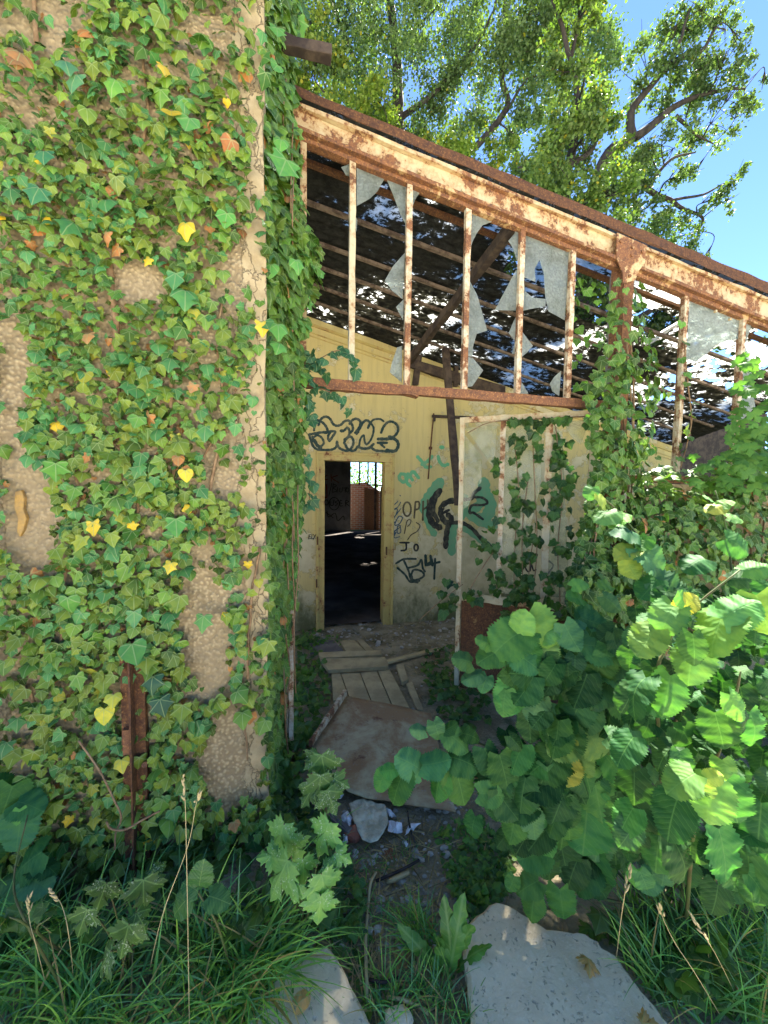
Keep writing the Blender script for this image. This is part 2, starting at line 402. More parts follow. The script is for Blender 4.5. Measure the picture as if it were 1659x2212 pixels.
def mk_glass():
    m, g = newmat('wired_rough_glass'); ob = g.obj()
    vo = g.voro(ob, 75, 'SMOOTH_F1'); dirt = g.noise(ob, 9, 5, .65)
    bn = g.bump(g.m('ADD', vo, g.m('MULTIPLY', dirt, .4)), .9, .012)
    col = g.mix(g.ramp(dirt, .35, .7), (.78,.82,.78), (.5,.53,.47))
    tl = g.n('ShaderNodeBsdfTranslucent', {'Color': col, 'Normal': bn}).outputs[0]
    df = g.bsdf(g.mix(.3, col, (.2,.21,.18)), .22, .8, bn)
    tp = g.n('ShaderNodeBsdfTransparent', {'Color': (.85,.92,.88,1)}).outputs[0]
    a = g.mixs(.28, tl, df)
    cell = g.ramp(g.voro(ob, 46, 'F1'), .1, .7)
    g.out(g.mixs(g.m('ADD', .18, g.m('ADD', g.m('MULTIPLY', cell, .14), g.m('MULTIPLY', g.ramp(dirt, .55, .3), .22))), a, tp)); return m
M['glass'] = mk_glass()
def mk_clear():
    m, g = newmat('clear_dusty_glass'); ob = g.obj(); dirt = g.noise(ob, 7, 5, .65)
    df = g.bsdf((.52,.47,.32), .2, .6)
    tp = g.n('ShaderNodeBsdfTransparent', {'Color': (.88,.92,.86,1)}).outputs[0]
    g.out(g.mixs(g.m('ADD', .76, g.m('MULTIPLY', g.ramp(dirt, .55, .35), .2)), df, tp)); return m
M['clear'] = mk_clear()

def mk_roof():
    m, g = newmat('mossy_translucent_sheet'); ob = g.obj(); x, y, z = g.sep(ob)
    st = g.scale(ob, (.85, 1.1, 1))
    n1 = g.noise(st, 2.1, 7, .68, .5); n2 = g.noise(st, 17, 6, .72, .3)
    f = g.m('ADD', g.m('MULTIPLY', n1, .55), g.m('MULTIPLY', n2, .45))
    f = g.m('ADD', f, g.m('MULTIPLY', g.ramp(x, -.2, 2.6), .052))
    f = g.m('ADD', f, g.m('MULTIPLY', g.ramp(g.m('ADD', g.m('MULTIPLY', x, .25), g.m('MULTIPLY', y, -1.0)), -.95, -.05), .045))
    k = g.ramp(f, .572, .606)
    thin = g.ramp(f, .50, .60)
    dk = g.bsdf(g.mix(g.ramp(n2, .3, .7), (.010,.0105,.010), (.034,.034,.030)), .95, .05)
    tcol = g.mix(g.ramp(n2, .4, .65), (.34,.34,.29), (.52,.53,.50))
    tl = g.n('ShaderNodeBsdfTranslucent', {'Color': tcol}).outputs[0]
    moss = g.n('ShaderNodeBsdfTranslucent', {'Color': (.055,.052,.03,1)}).outputs[0]
    a = g.mixs(g.m('MULTIPLY', thin, .18), dk, moss)
    g.out(g.mixs(g.m('MULTIPLY', k, .92), a, tl)); return m
M['roof'] = mk_roof()

def mk_ground():
    m, g = newmat('trodden_soil'); ob = g.obj()
    n1 = g.noise(ob, 3.2, 8, .7); n2 = g.noise(ob, 45, 5, .75); n3 = g.voro(ob, 60)
    c = g.mix(g.ramp(n1, .35, .65), (.20,.16,.085), (.42,.355,.22))
    c = g.mix(g.m('MULTIPLY', g.ramp(n2, .60, .70), .7), c, (.50,.45,.35))
    c = g.mix(g.m('MULTIPLY', g.ramp(g.noise(ob, 6, 5, .7), .54, .66), .6), c, (.06,.09,.025))
    far = g.ramp(g.n('ShaderNodeVectorMath', {0: ob}, operation='LENGTH').outputs['Value'], 6, 9)
    c = g.mix(far, c, (.06,.11,.025))
    bounce_yard = g.ramp(g.m('ADD', g.sep(ob)[1], g.m('MULTIPLY', g.noise(ob, 1.5, 5, .6), .8)), -.7, -1.3)  # pale ground behind the camera, added unseen to bounce sun into the shade
    c = g.mix(bounce_yard, c, g.mix(g.ramp(n2, .35, .65), (.78,.73,.62), (.68,.63,.53)))
    g.out(g.bsdf(c, .95, .1, g.bump(g.m('ADD', n2, g.m('MULTIPLY', n3, -.5)), 1.0, .02))); return m
M['ground'] = mk_ground()
def mk_concrete():
    m, g = newmat('pitted_concrete'); ob = g.obj()
    n1 = g.noise(ob, 5, 7, .65); n2 = g.noise(ob, 60, 4, .7)
    vo = g.voro(ob, 55); pit = g.m('MULTIPLY', g.m('MULTIPLY', g.ramp(g.noise(ob, 95, 3, .6), .585, .63), g.ramp(g.noise(ob, 17, 3, .6),   .44, .60)), .5)
    c = g.mix(g.ramp(n1, .3, .7), (.80,.66,.42), (.62,.50,.31))
    c = g.mix(g.m('MULTIPLY', g.ramp(n2, .5, .7), .5), c, (.84,.73,.52))
    c = g.mix(pit, c, (.12,.12,.105))
    mo = g.ramp(g.noise(ob, 3.3, 5, .7), .56, .70)
    c = g.mix(g.m('MULTIPLY', mo, .5), c, (.34,.33,.15))
    g.out(g.bsdf(c, .92, .2, g.bump(g.m('SUBTRACT', g.m('MULTIPLY', n2, .4), pit), .8, .008))); return m
M['concrete'] = mk_concrete()
def mk_plate():
    m, g = newmat('rusty_sheet'); ob = g.obj()
    n1 = g.noise(ob, 3.4, 8, .7, .3); n2 = g.noise(ob, 40, 5, .7)
    c = g.mix(g.ramp(n1, .38, .58), (.46,.375,.21), (.30,.175,.08))
    c = g.mix(g.ramp(g.noise(ob, 9, 6, .75), .56, .70), c, (.16,.07,.035))
    c = g.mix(g.m('MULTIPLY', g.ramp(n2, .58, .68), .5), c, (.29,.26,.22))
    c = g.mix(g.ramp(g.voro(g.n('ShaderNodeVectorMath', {0: ob, 1: (.33,-.21,0)}, operation='ADD').outputs[0], 1.3), .055, .02), c, (.20,.27,.36))
    g.out(g.bsdf(c, .75, .35, g.bump(n2, .5, .004))); return m
M['plate'] = mk_plate()
def mk_brick():
    m, g = newmat('red_brick'); ob = g.obj(); x, y, z = g.sep(ob)
    v = g.n('ShaderNodeCombineXYZ', {0: x, 1: z, 2: 0.0}).outputs[0]
    b = g.n('ShaderNodeTexBrick', {'Vector': v, 'Color1': (.36,.12,.06,1), 'Color2': (.28,.10,.05,1), 'Mortar': (.36,.32,.27,1), 'Scale': 1.0, 'Mortar Size': .012, 'Brick Width': .24, 'Row Height': .085}).outputs[0]
    g.out(g.bsdf(b, .9, .2)); return m
M['brick'] = mk_brick()
def paint(name, col):
    m, g = newmat(name); ob = g.obj(); n = g.noise(ob, 12, 6, .7); n2 = g.noise(ob, 3.5, 7, .75)
    c = g.mix(g.m('MULTIPLY', g.ramp(n, .40, .75), .35), col, (.32,.29,.18))
    pr = g.bsdf(c, .6, .3)
    tp = g.n('ShaderNodeBsdfTransparent').outputs[0]
    g.out(g.mixs(g.ramp(n2, .69, .70), pr, tp)); return m          # flakes of the paint have come off
M['p_black'] = paint('black_spray', (.015,.017,.014)); M['p_teal'] = paint('dark_teal_spray', (.012,.04,.034))
M['p_green'] = paint('green_spray', (.14,.36,.18)); M['p_blue'] = paint('blue_spray', (.02,.07,.11))
M['p_mint'] = paint('mint_spray', (.13,.42,.20)); M['p_brown'] = paint('brown_spray', (.07,.05,.02)); M['p_red'] = paint('red_spray', (.20,.03,.02))
# ============================================================ THE BUILDING
B = root('derelict_building', W(-.6, 0, FLOOR), 'derelict building with rusty steel window front, peeling yellow inner wall and mossy roof', 'building')
# --- pier of roughcast on the near side of the front
PN = -0.60; PU1 = -0.69
PU0 = FP(14, 1300, PN)[0]
def disp(p, a=.012):
    q = Vector(p*3.0); return a*noise.noise(q)+a*.6*noise.noise(q*4)
def panel(mb, c0, eu, ev, nu, nv, a=.012, jag=0.0):
    nrm = np.cross(eu, ev); nrm /= np.linalg.norm(nrm)
    P = np.zeros((nu, nv, 3))
    for i in range(nu):
        for j in range(nv):
            p = c0+eu*i/(nu-1)+ev*j/(nv-1)
            P[i, j] = p+np.array([disp(p, a), disp(p+5, a), 0])
    mb.grid(P)
mb = MB(); Zt = 5.4
panel(mb, W(PU0, PN, -.15), UH*(PU1-PU0), ZH*Zt, 50, 120)
panel(mb, W(PU1, PN, -.15), NH*(.75), ZH*Zt, 24, 120)
panel(mb, W(PU0, .15, -.15), NH*(-.75), ZH*Zt, 12, 60)
mb.prism([W(PU0+.03, PN+.03, Zt-.16), W(PU1-.03, PN+.03, Zt-.16), W(PU1-.03, .15, Zt-.16), W(PU0+.03, .15, Zt-.16)], (0, 0, .01))
pier = mb.build('pier', M['render'], B, smooth=True)
# recessed wall going on to the left of the pier
mb = MB(); panel(mb, W(PU0-3.0, PN+.16, -.15), UH*3.02, ZH*Zt, 30, 60)
mb.build('side_wall', M['render'], B, smooth=True)
# bare patch of ochre render on the pier's far edge
def patch(name, pts, n, mat, parent, th=.004, label=None):
    return MB().prism([FW(x, y, n) for x, y in pts], NH*th).build(name, mat, parent, label)
M['ochre'] = simple('ochre_render', (.48,.29,.08), (.34,.22,.09), 22, .95, .8, 70, .008)
mb = MB(); mb.prism([FW(x, y, PN-.009) for x, y in ((32,1062),(45,1058),(52,1075),(50,1100),(57,1120),(50,1145),(42,1160),(36,1150),(38,1120),(30,1095))], NH*.02)
mb.build('ochre_patch', M['ochre'], pier, bevel=.003)
# rusty channel standing against the pier
mb = MB(); a = FP(295, 1750, PN-.02); 
for x0, x1, dn in ((268, 287, .045), (287, 319, .03)):
    u0, u1 = FP(x0, 1560, PN-.03)[0], FP(x1, 1560, PN-.03)[0]
    mb.barN(W((u0+u1)/2, PN-.03-dn/2+.015, -.1), W((u0+u1)/2, PN-.03-dn/2+.015, FP(0, 1405, PN-.03)[1]), UH, NH, u1-u0-.004, dn, 10, .0012, 3)
u0 = FP(288, 1560, PN-.06)[0]
mb.barN(W(u0, PN-.072, -.1), W(u0, PN-.072, FP(0, 1420, PN-.03)[1]), UH, NH, .006, .05, 10, .001, 4)
ch = mb.build('steel_channel', M['darkrust'], pier, 'dark rusty channel upright on the pier')
mb = MB()
mb.box(FW(276, 1600, PN-.075), UH*.014, NH*.012, ZH*.05); mb.build('hinge', M['rust'], ch)
mb = MB(); mb.tube([FW(312, 1652, PN-.05), FW(312, 1652, PN-.075)], .011, 8); mb.build('bolt', M['rust'], ch)

# --- roof edge beam (runs down to the right along the front)
def line2(p, q, n=0.0):
    a, b = FP(*p, n), FP(*q, n); k = (b[1]-a[1])/(b[0]-a[0]); return lambda u: a[1]+k*(u-a[0])
zf_top = line2((640, 205), (1640, 616)); zf_bot = line2((640, 228), (1640, 641))
zw_bot = line2((640, 287), (1640, 692)); zl_bot = line2((640, 306), (1640, 707))
UA, UB = -1.0, 4.6
def sl(u, n, z): return W(u, n, z(u))
rf = MB()
def along(mb, z0, z1, n0, n1, u0=UA, u1=UB, seg=40, j=.0015, seed=0):
    rr = np.random.default_rng(seed); vs = []; fs = []
    for i in range(seg+1):
        u = u0+(u1-u0)*i/seg
        for n, z in ((n0, z0), (n1, z0), (n1, z1), (n0, z1)):
            vs.append(W(u, n+rr.normal()*j, z(u)+rr.normal()*j))
    for i in range(seg):
        for k in range(4): fs.append((i*4+k, i*4+(k+1)%4, i*4+4+(k+1)%4, i*4+4+k))
    fs += [(3,2,1,0), tuple(seg*4+k for k in range(4))]
    mb.add(vs, fs)
mb = MB(); along(mb, zw_bot, lambda u: zf_bot(u)-.012, -.012, .03)
along(mb, lambda u: zf_bot(u)-.034, lambda u: zf_bot(u)-.012, -.040, -.0125, seed=2)
beam = mb.build('roof_beam', M['beam'], B)
mb = MB(); along(mb, lambda u: zw_bot(u)-.022, zw_bot, -.055, .06, seed=3); along(mb, zl_bot, lambda u: zw_bot(u)-.023, -.022, .02, seed=4)
mb.build('lower_flange', M['beam2'], beam)
mb = MB(); along(mb, lambda u: zf_bot(u)+.006, zf_top, -.052, -.046, j=.003, seed=5); along(mb, lambda u: zf_top(u)-.008, zf_top, -.0455, .10, j=.004, seed=6)
mb.build('flashing', M['flash'], beam)
for px, py in ((1168, 375+60), (1213, 452), (1253, 470), (1000, 413), (1545, 673), (1576, 690), (905, 372)):
    c = FW(px, py, -.016); MB().tube([c+NH*.006, c-NH*.010], .011, 7).build('bolt', M['beam'], beam)
# --- upper window bands
zr_top = line2((690, 818), (1290, 866)); zr_bot = line2((690, 838), (1290, 884))
mb = MB()
along(mb, zr_bot, zr_top, -.02, .03, FP(640, 830, 0)[0], FP(1330, 880, 0)[0], 24, .002, 7)
along(mb, lambda u: zr_bot(u)-.012, lambda u: zr_bot(u)-.0005, -.035, .012, FP(660, 830, 0)[0], FP(900, 880, 0)[0], 14, .003, 9)
win = mb.build('transom_window', M['rust'], B)
def mullion(px, py, mat, parent, ubot=None, w=.036, seed=0, ztop=None):
    u = FP(px, py, 0)[0]; z1 = zl_bot(u)+.004; z0 = ubot if ubot is not None else zr_top(u)-.002
    m = MB(); m.barN(W(u, -.004, z0), W(u, -.004, z1), UH, NH, w, .030, 14, .0012, seed); m.barN(W(u, .022, z0), W(u, .022, z1), UH, NH, .010, .022, 14, .001, seed+50)
    return m.build('mullion', mat, parent)
for i, (px, py, mt) in enumerate(((760,575,'mull_clean'),(881,600,'mull'),(1006,640,'mull'),(1122,670,'mull'),(1230,700,'mull'))): mullion(px, py, M[mt], win, seed=i)
mullion(655, 560, M['beam'], win, seed=9)
SH = {}
def c4(p): return (603.5+.3307*p[0], 274.3+.3307*p[1])
def c5(p): return (1097+.3386*p[0], 439+.3386*p[1])
sh1 = [(c4, s) for s in (
 [(405,265),(465,205),(470,325),(435,315)], [(505,195),(590,225),(640,265),(692,310),(688,335),(640,420),(592,465),(505,515)],
 [(640,262),(690,280),(680,300)], [(700,282),(832,328),(826,640),(792,575),(745,445),(705,335)],
 [(870,335),(958,375),(920,425),(888,470),(868,525)], [(818,825),(806,1125),(738,1068),(690,1000),(742,910)],
 [(812,1125),(808,1260),(788,1225),(763,1175)], [(802,1430),(800,1668),(722,1600),(735,1540),(770,1440)],
 [(1250,500),(1400,570),(1330,640),(1292,690),(1265,742),(1243,800)], [(1238,885),(1245,1010),(1292,1100),(1332,1240),(1357,1330),(1288,1352),(1262,1440),(1262,1500),(1205,1495)],
 [(1212,1497),(1262,1512),(1330,1590),(1260,1692),(1200,1705)], [(1543,615),(1592,640),(1575,900),(1548,858),(1528,790),(1498,742),(1540,690)],
 [(1572,930),(1545,935),(1490,1040),(1408,1195),(1556,1200)], [(500,590),(510,610),(503,680),(498,650)],
 [(1555,1220),(1530,1270),(1500,1345),(1540,1400),(1520,1480),(1545,1480)])]
sh1 += [(c5, s) for s in (
 [(113,128),(392,258),(362,745),(310,715),(262,690),(240,600),(232,450),(203,360),(170,418),(176,500),(103,470)],
 [(100,500),(112,565),(155,603),(243,612),(237,658),(130,678),(84,690)],
 [(78,780),(74,800),(160,910),(120,955),(66,1000)], [(62,1100),(132,1215),(50,1212)], [(338,1070),(300,1105),(270,1150),(287,1200),(328,1228)])]
sh2 = [(c5, s) for s in ([(1163,570),(1482,698),(1477,865),(1395,878),(1322,910),(1268,962),(1200,1012),(1140,990)],
 [(1507,900),(1550,1000),(1556,1150),(1578,1300),(1482,1395),(1490,1150)], [(1522,718),(1552,760),(1548,800),(1518,885)])]
def shards(lst, parent, lim=None):
    for k, (cv, s) in enumerate(lst):
        pts = []
        for p in s:
            u, z = FP(*cv(p), .016)
            pts.append(W(u, .014+.006*noise.noise(Vector((u*3, z*3, 1))), min(z, zl_bot(u)+.01)))
        MB().prism(pts, NH*.005).build('glass_shard', M['glass'], parent)
shards(sh1, win)
# second bay
ZS2 = FP(1470, 1030, 0)[1]
mb = MB(); along(mb, lambda u: ZS2-.05, lambda u: ZS2, -.03, .05, FP(1350, 1000, 0)[0], UB, 20, .002, 12)
win2 = mb.build('side_window', M['rust'], B, 'rusty window band past the column')
for i, (px, py) in enumerate(((1470,820),(1594,840),(1720,860))): mullion(px, py, M['mull'], win2, ubot=ZS2, seed=20+i)
shards(sh2, win2)
mb = MB(); panel(mb, W(FP(1365, 1000, 0)[0], -.05, -.2), UH*3.2, ZH*(ZS2+.14), 20, 14); mb.grid(np.array([[W(FP(1365,1000,0)[0]+3.2*i, n, ZS2-.065) for n in (-.05, .15)] for i in (0, 1)]))
mb.build('parapet', M['render'], B, smooth=True)
# --- column with its gusset
cu0, cu1 = FP(1342, 640, -.02)[0], FP(1363, 640, -.02)[0]; cu = (cu0+cu1)/2
mb = MB(); mb.barN(W(cu, -.005, -.2), W(cu, -.005, zw_bot(cu)), UH, NH, cu1-cu0, .07, 20, .0015, 3)
mb.barN(W(cu0-.012, .03, -.2), W(cu0-.012, .03, zw_bot(cu)), UH, NH, .02, .05, 20, .0015, 5)
colm = mb.build('column', M['rust'], B)
gp = [(1333,502),(1399,530),(1395,548),(1394,568),(1380,585),(1373,605),(1346,612),(1346,590),(1332,556)]
MB().prism([FW(x, y, -.062) for x, y in gp], NH*.010).build('gusset', rust_paint('gusset_rust', .56, (.55,.43,.22), 12.), colm, bevel=.002)
for x, y in ((1365,535),(1387,545),(1364,552),(1359,597),(1340,522)): c = FW(x, y, -.062); MB().tube([c, c-NH*.010], .012, 7).build('bolt', M['beam2'], colm)
mb = MB(); u = FP(1331, 640, .03)[0]; mb.barN(W(u, .05, zr_top(u)-.3), W(u, .05, zl_bot(u)), UH, NH, .045, .05, 16, .003, 8)
mb.build('grey_post', M['wood2'], colm)
# --- left jamb of the lost doorway, peeling
mb = MB(); ju = FP(629, 1500, 0)[0]
mb.barN(W(ju, 0, -.12), W(ju, 0, zr_bot(ju)), UH, NH, .028, .05, 30, .002, 2); mb.barN(W(ju-.022, .012, -.12), W(ju-.022, .012, zr_bot(ju)), UH, NH, .014, .03, 30, .002, 3)
mb.build('door_jamb', rust_paint('peeling_jamb', .34, (.55,.52,.42), 8.8), B)

# --- back wall with the doorway
BN = 2.29
ztop_back = line2((640, 676), (1090, 836), BN); zwall_top = lambda u: ztop_back(u)+.06
dx0, dx1, dy0 = FP(697, 1150, BN)[0], FP(832, 1150, BN)[0], FP(765, 993, BN)[1]
UW0, UW1 = -1.6, FP(1452, 960, BN)[0]
mb = MB(); TN = .12
def wallseg(u0, u1, z0, z1, nu=2):
    vs = []; z1f = z1 if callable(z1) else (lambda u: z1)
    mb.prism([W(u0, BN, z0), W(u1, BN, z0), W(u1, BN, z1f(u1)), W(u0, BN, z1f(u0))], NH*TN)
wallseg(UW0, dx0, -.25, zwall_top); wallseg(dx1, UW1, -.25, zwall_top); 
mb.prism([W(dx0, BN, dy0), W(dx1, BN, dy0), W(dx1, BN, zwall_top(dx1)), W(dx0, BN, zwall_top(dx0))], NH*TN)
wall = mb.build('back_wall', M['yellow'], B)
# dark sheet standing in for the unlit opening past the yellow wall
mb = MB(); mb.prism([W(UW1+.0, BN+1.2, -.2), W(UW1+4, BN+1.2, -.2), W(UW1+4, BN+1.2, 3.3), W(UW1, BN+1.2, 3.3)], NH*.1)
mb.build('dark_backing', M['oldwood'], B)
# cornice strips under the roof
mb = MB()
for dz, h, pn in ((-.16, .012, .012), (-.20, .010, .008), (-.06, .03, .02)):
    mb.prism([W(UW0, BN, ztop_back(UW0)+dz), W(UW1, BN, ztop_back(UW1)+dz), W(UW1, BN, ztop_back(UW1)+dz-h), W(UW0, BN, ztop_back(UW0)+dz-h)], -NH*pn)
mb.build('cornice', M['jamb'], wall)
# door frame
fr = MB(); fx0, fx1, fz = FP(686, 1150, BN)[0], FP(846, 1150, BN)[0], FP(765, 981, BN)[1]
def jamb(u0, u1, z0, z1, n0, n1): fr.box(W((u0+u1)/2, (n0+n1)/2, (z0+z1)/2), UH*(u1-u0)/2, NH*(n1-n0)/2, ZH*(z1-z0)/2)
zb = -.16
for (a, b, c) in ((fx0, dx0+.02, 0), (dx1-.02, fx1, 1)):
    jamb(a, b, zb, dy0-.022, BN-.03, BN+TN+.01)
jamb(fx0, fx1, dy0-.021, fz, BN-.031, BN+TN+.01)
jamb(fx0-.018, fx0+.012, zb, fz+.018, BN-.045, BN-.002); jamb(fx1-.012, fx1+.018, zb, fz+.018, BN-.045, BN-.002); jamb(fx0-.018, fx1+.018, fz-.012, fz+.0185, BN-.0455, BN-.002)
dfr = fr.build('door_frame', M['jamb'], B, bevel=.003)
for x, y in ((686, 1168), (835, 1190), (684, 1260)): MB().box(FW(x, y, BN-.05), UH*.008, NH*.008, ZH*.05).build('hinge', M['darkrust'], dfr)
# light-switch box, pipes and strut on the wall
sw = MB(); c = FW(848, 1180, BN-.004); 
for d in (-1, 1):
    sw.box(c+UH*d*.035, UH*.006, NH*.008, ZH*.045); sw.box(c+ZH*d*.040, UH*.029, NH*.008, ZH*.006)
sw.build('switch_box', M['jamb'], wall)
mb = MB(); mb.tube([FW(937, 893, BN-.012), FW(931, 960, BN-.012), FW(925, 1035, BN-.012)], .009, 6); mb.box(FW(930, 968, BN-.02), UH*.02, NH*.012, ZH*.018)
mb.build('conduit', M['darkrust'], wall)
mb = MB(); mb.bar(FW(934, 899, BN-.03), FW(1100, 906, BN-.03), ZH, NH, .032, .04); mb.box(FW(938, 905, BN-.03), UH*.012, NH*.018, ZH*.03)
mb.build('rail', M['oldwood'], wall)

# --- roof: battens, rafter and the mossy sheet
zr_front = lambda u: zf_bot(u)+.005
def zroof(u, n):
    a, b = zr_front(u), ztop_back(u)+.012; t = (n+.05)/(BN+.05); return a+(b-a)*t
RU0, RU1, RN0, RN1 = -1.3, 5.2, -.05, BN+.14
nu, nn = 170, 118
us = np.linspace(RU0, RU1, nu); ns = np.linspace(RN0, RN1, nn)
P = np.zeros((nu, nn, 3))
for i, u in enumerate(us):
    for j, n in enumerate(ns):
        P[i, j] = W(u, n, zroof(u, n)+.005*math.sin(n*2*math.pi/.09)+.01*noise.noise(Vector((u*2, n*2, 0))))
HOLES = [[(1093,548),(1112,546),(1121,572),(1119,590),(1100,592),(1096,575)], [(1222,592),(1262,588),(1330,604),(1338,668),(1300,702),(1262,690),(1228,668)],
         [(1362,648),(1420,668),(1471,690),(1469,702),(1402,742),(1376,715)], [(1640,690),(1700,700),(1700,760),(1625,735)]]
def inside(p, poly):
    x, y = p; c = False; n = len(poly)
    for i in range(n):
        x1, y1 = poly[i]; x2, y2 = poly[(i+1) % n]
        if (y1 > y) != (y2 > y) and x < (x2-x1)*(y-y1)/(y2-y1)+x1: c = not c
    return c
keep = []
pc = proj((P[:-1, :-1]+P[1:, 1:])/2)
for i in range(nu-1):
    for j in range(nn-1):
        q = pc[i, j]+np.array([9*noise.noise(Vector((us[i]*6, ns[j]*6, 5))), 9*noise.noise(Vector((us[i]*6, ns[j]*6, 9)))])
        if any(inside(q, h) for h in HOLES): continue
        if 1385 < q[0] < 1660 and 715 < q[1] < 870 and noise.noise(Vector((us[i]*4.5, ns[j]*6, 31)))+.5*noise.noise(Vector((us[i]*13, ns[j]*16, 3))) > .34: continue
        if noise.noise(Vector((us[i]*2.3, ns[j]*3.1, 21)))+.5*noise.noise(Vector((us[i]*9, ns[j]*12, 2))) > 1.3: continue
        keep.append((i*nn+j, i*nn+j+1, (i+1)*nn+j+1, (i+1)*nn+j))
mb = MB(); mb.add(P.reshape(-1, 3), keep)
roof = mb.build('roof', M['roof'], B, smooth=True)
for k, (n, w, mt) in enumerate(((.30,.042,'darkrust'),(.62,.034,'batten'),(1.0,.03,'batten'),(1.30,.03,'batten'),(1.6,.03,'batten'),(1.9,.028,'batten'))):
    mb = MB(); seg = 22; pts = []
    u0, u1 = -1.2, 5.0
    pr = [(W(u0+(u1-u0)*i/seg, n, zroof(u0+(u1-u0)*i/seg, n)-.030)) for i in range(seg+1)]
    for a, b in zip(pr[:-1], pr[1:]): mb.bar(a, b+(b-a)*.01, NH, ZH, w, .024)
    mb.build('batten', M[mt], roof)
ur = FP(1106, 492, .05)[0]
for k, u in enumerate((ur,)):
    mb = MB(); mb.barN(W(u, .04, zroof(u, .04)-.15), W(u, BN-.01, zroof(u, BN)-.14), UH, ZH, .055, .085, 12, .004, k); mb.build('rafter', M['oldwood'], roof)
for (a, b, w) in (((905,768),(897,832),.07), ((985,792),(984,835),.05)):
    n = BN-.06; MB().bar(FW(*a, n), FW(*b, n), UH, NH, w, .05).build('strut', M['oldwood'], wall)
mb = MB(); mb.barN(FW(962, 752, 1.9), FW(991, 1092, 1.55), UH, NH, .075, .05, 10, .003, 4); mb.build('hanging_strut', M['oldwood'], roof)
mb = MB(); mb.prism([FW(880,772,BN-.09), FW(1092,834,BN-.09), FW(1092,862,BN-.09), FW(880,790,BN-.09)], NH*.05); mb.build('wall_plate', M['oldwood'], roof)
mb = MB(); h = 1.25; mb.bar(FW(1385, 748, h), FW(1475, 695, h), NH, ZH, .10, .06); mb.build('broken_purlin', M['mull_clean'], roof)
# blackened end of a timber sticking out above the pier
mb = MB(); mb.barN(FW(590, 88, -.28), FW(716, 118, -.34), ZH, NH, .055, .05, 5, .003, 3); mb.build('rafter_stub', M['oldwood'], B, bevel=.004)

# --- glazed door leaf, open into the porch
hp = FP(1287, 1050, .02); HB = W(hp[0], .03, 0)
d = ray(990, 1100); p = CAM + d/FPX*3.24; EB = np.array([p[0], p[1], 0.0])
LU = (EB-HB); LW = np.linalg.norm(LU); LU /= LW; LN = np.cross(LU, ZH)
ZD0, ZD1, ZP = FLOOR+.0, 2.19, .71
leaf = MB()
def L(s, z, o=0.0): return HB+LU*s+ZH*z+LN*o
def sx(px):                                  # pixel column -> distance along the leaf
    dd = ray(px, 1100); A = np.array([[dd[0], -LU[0]], [dd[1], -LU[1]]]); t, s = np.linalg.solve(A, HB[:2]-CAM[:2]); return s
leaf.barN(L(-.0, ZD1), L(LW, ZD1), LN, ZH, .035, .045, 20, .002, 1)
leaf.barN(L(LW-.02, ZD0), L(LW-.02, ZD1-.022), LU, LN, .036, .035, 26, .0015, 2)
leaf.barN(L(.02, ZD0), L(.02, ZD1-.022), LU, LN, .05, .035, 26, .0015, 3)
leaf.barN(L(.045, ZP), L(LW-.045, ZP), LN, ZH, .04, .055, 20, .003, 4)
GD = leaf.build('glazed_door', M['mull_clean'], B, 'glazed door leaf with broken panes standing open')
for i, (px, w, mt) in enumerate(((1082, .038, 'mull'), (1181, .05, 'mull_clean'))):
    s = sx(px); m = MB(); m.barN(L(s, ZP+.028), L(s, ZD1-.022), LU, LN, w, .03, 22, .0015, 7+i); m.build('mullion', M[mt], GD)
m = MB(); m.prism([L(.046, ZD0+.02, .008), L(LW-.046, ZD0+.02, .008), L(LW-.046, ZP-.03, .008), L(.046, ZP-.03, .008)], LN*-.016)
for z in (.28,): m.bar(L(.05, z, .012), L(LW-.05, z, .012), LN, ZH, .02, .03)
m.build('kick_panel', M['panelrust'], GD)
def LP(px, py):
    dd = ray(px, py); A = np.array([[dd[0], -LU[0]], [dd[1], -LU[1]]]); t, s = np.linalg.solve(A, HB[:2]-CAM[:2]); z = CAM[2]+dd[2]*t
    return L(s, min(z, ZD1-.02))
for poly in ([(1003,925),(1074,918),(1066,1020),(1062,1005),(1010,932)], [(1000,935),(1040,985),(1040,1040),(1010,1095),(998,1100)], [(1090,918),(1172,912),(1168,1050),(1130,1200),(1110,1285),(1070,1280)],
             [(1192,912),(1215,935),(1230,1290),(1180,1290)], [(1215,912),(1275,905),(1255,960),(1235,945)]):
    MB().prism([LP(*q) for q in poly], LN*.004).build('glass_pane', M['clear'], GD)

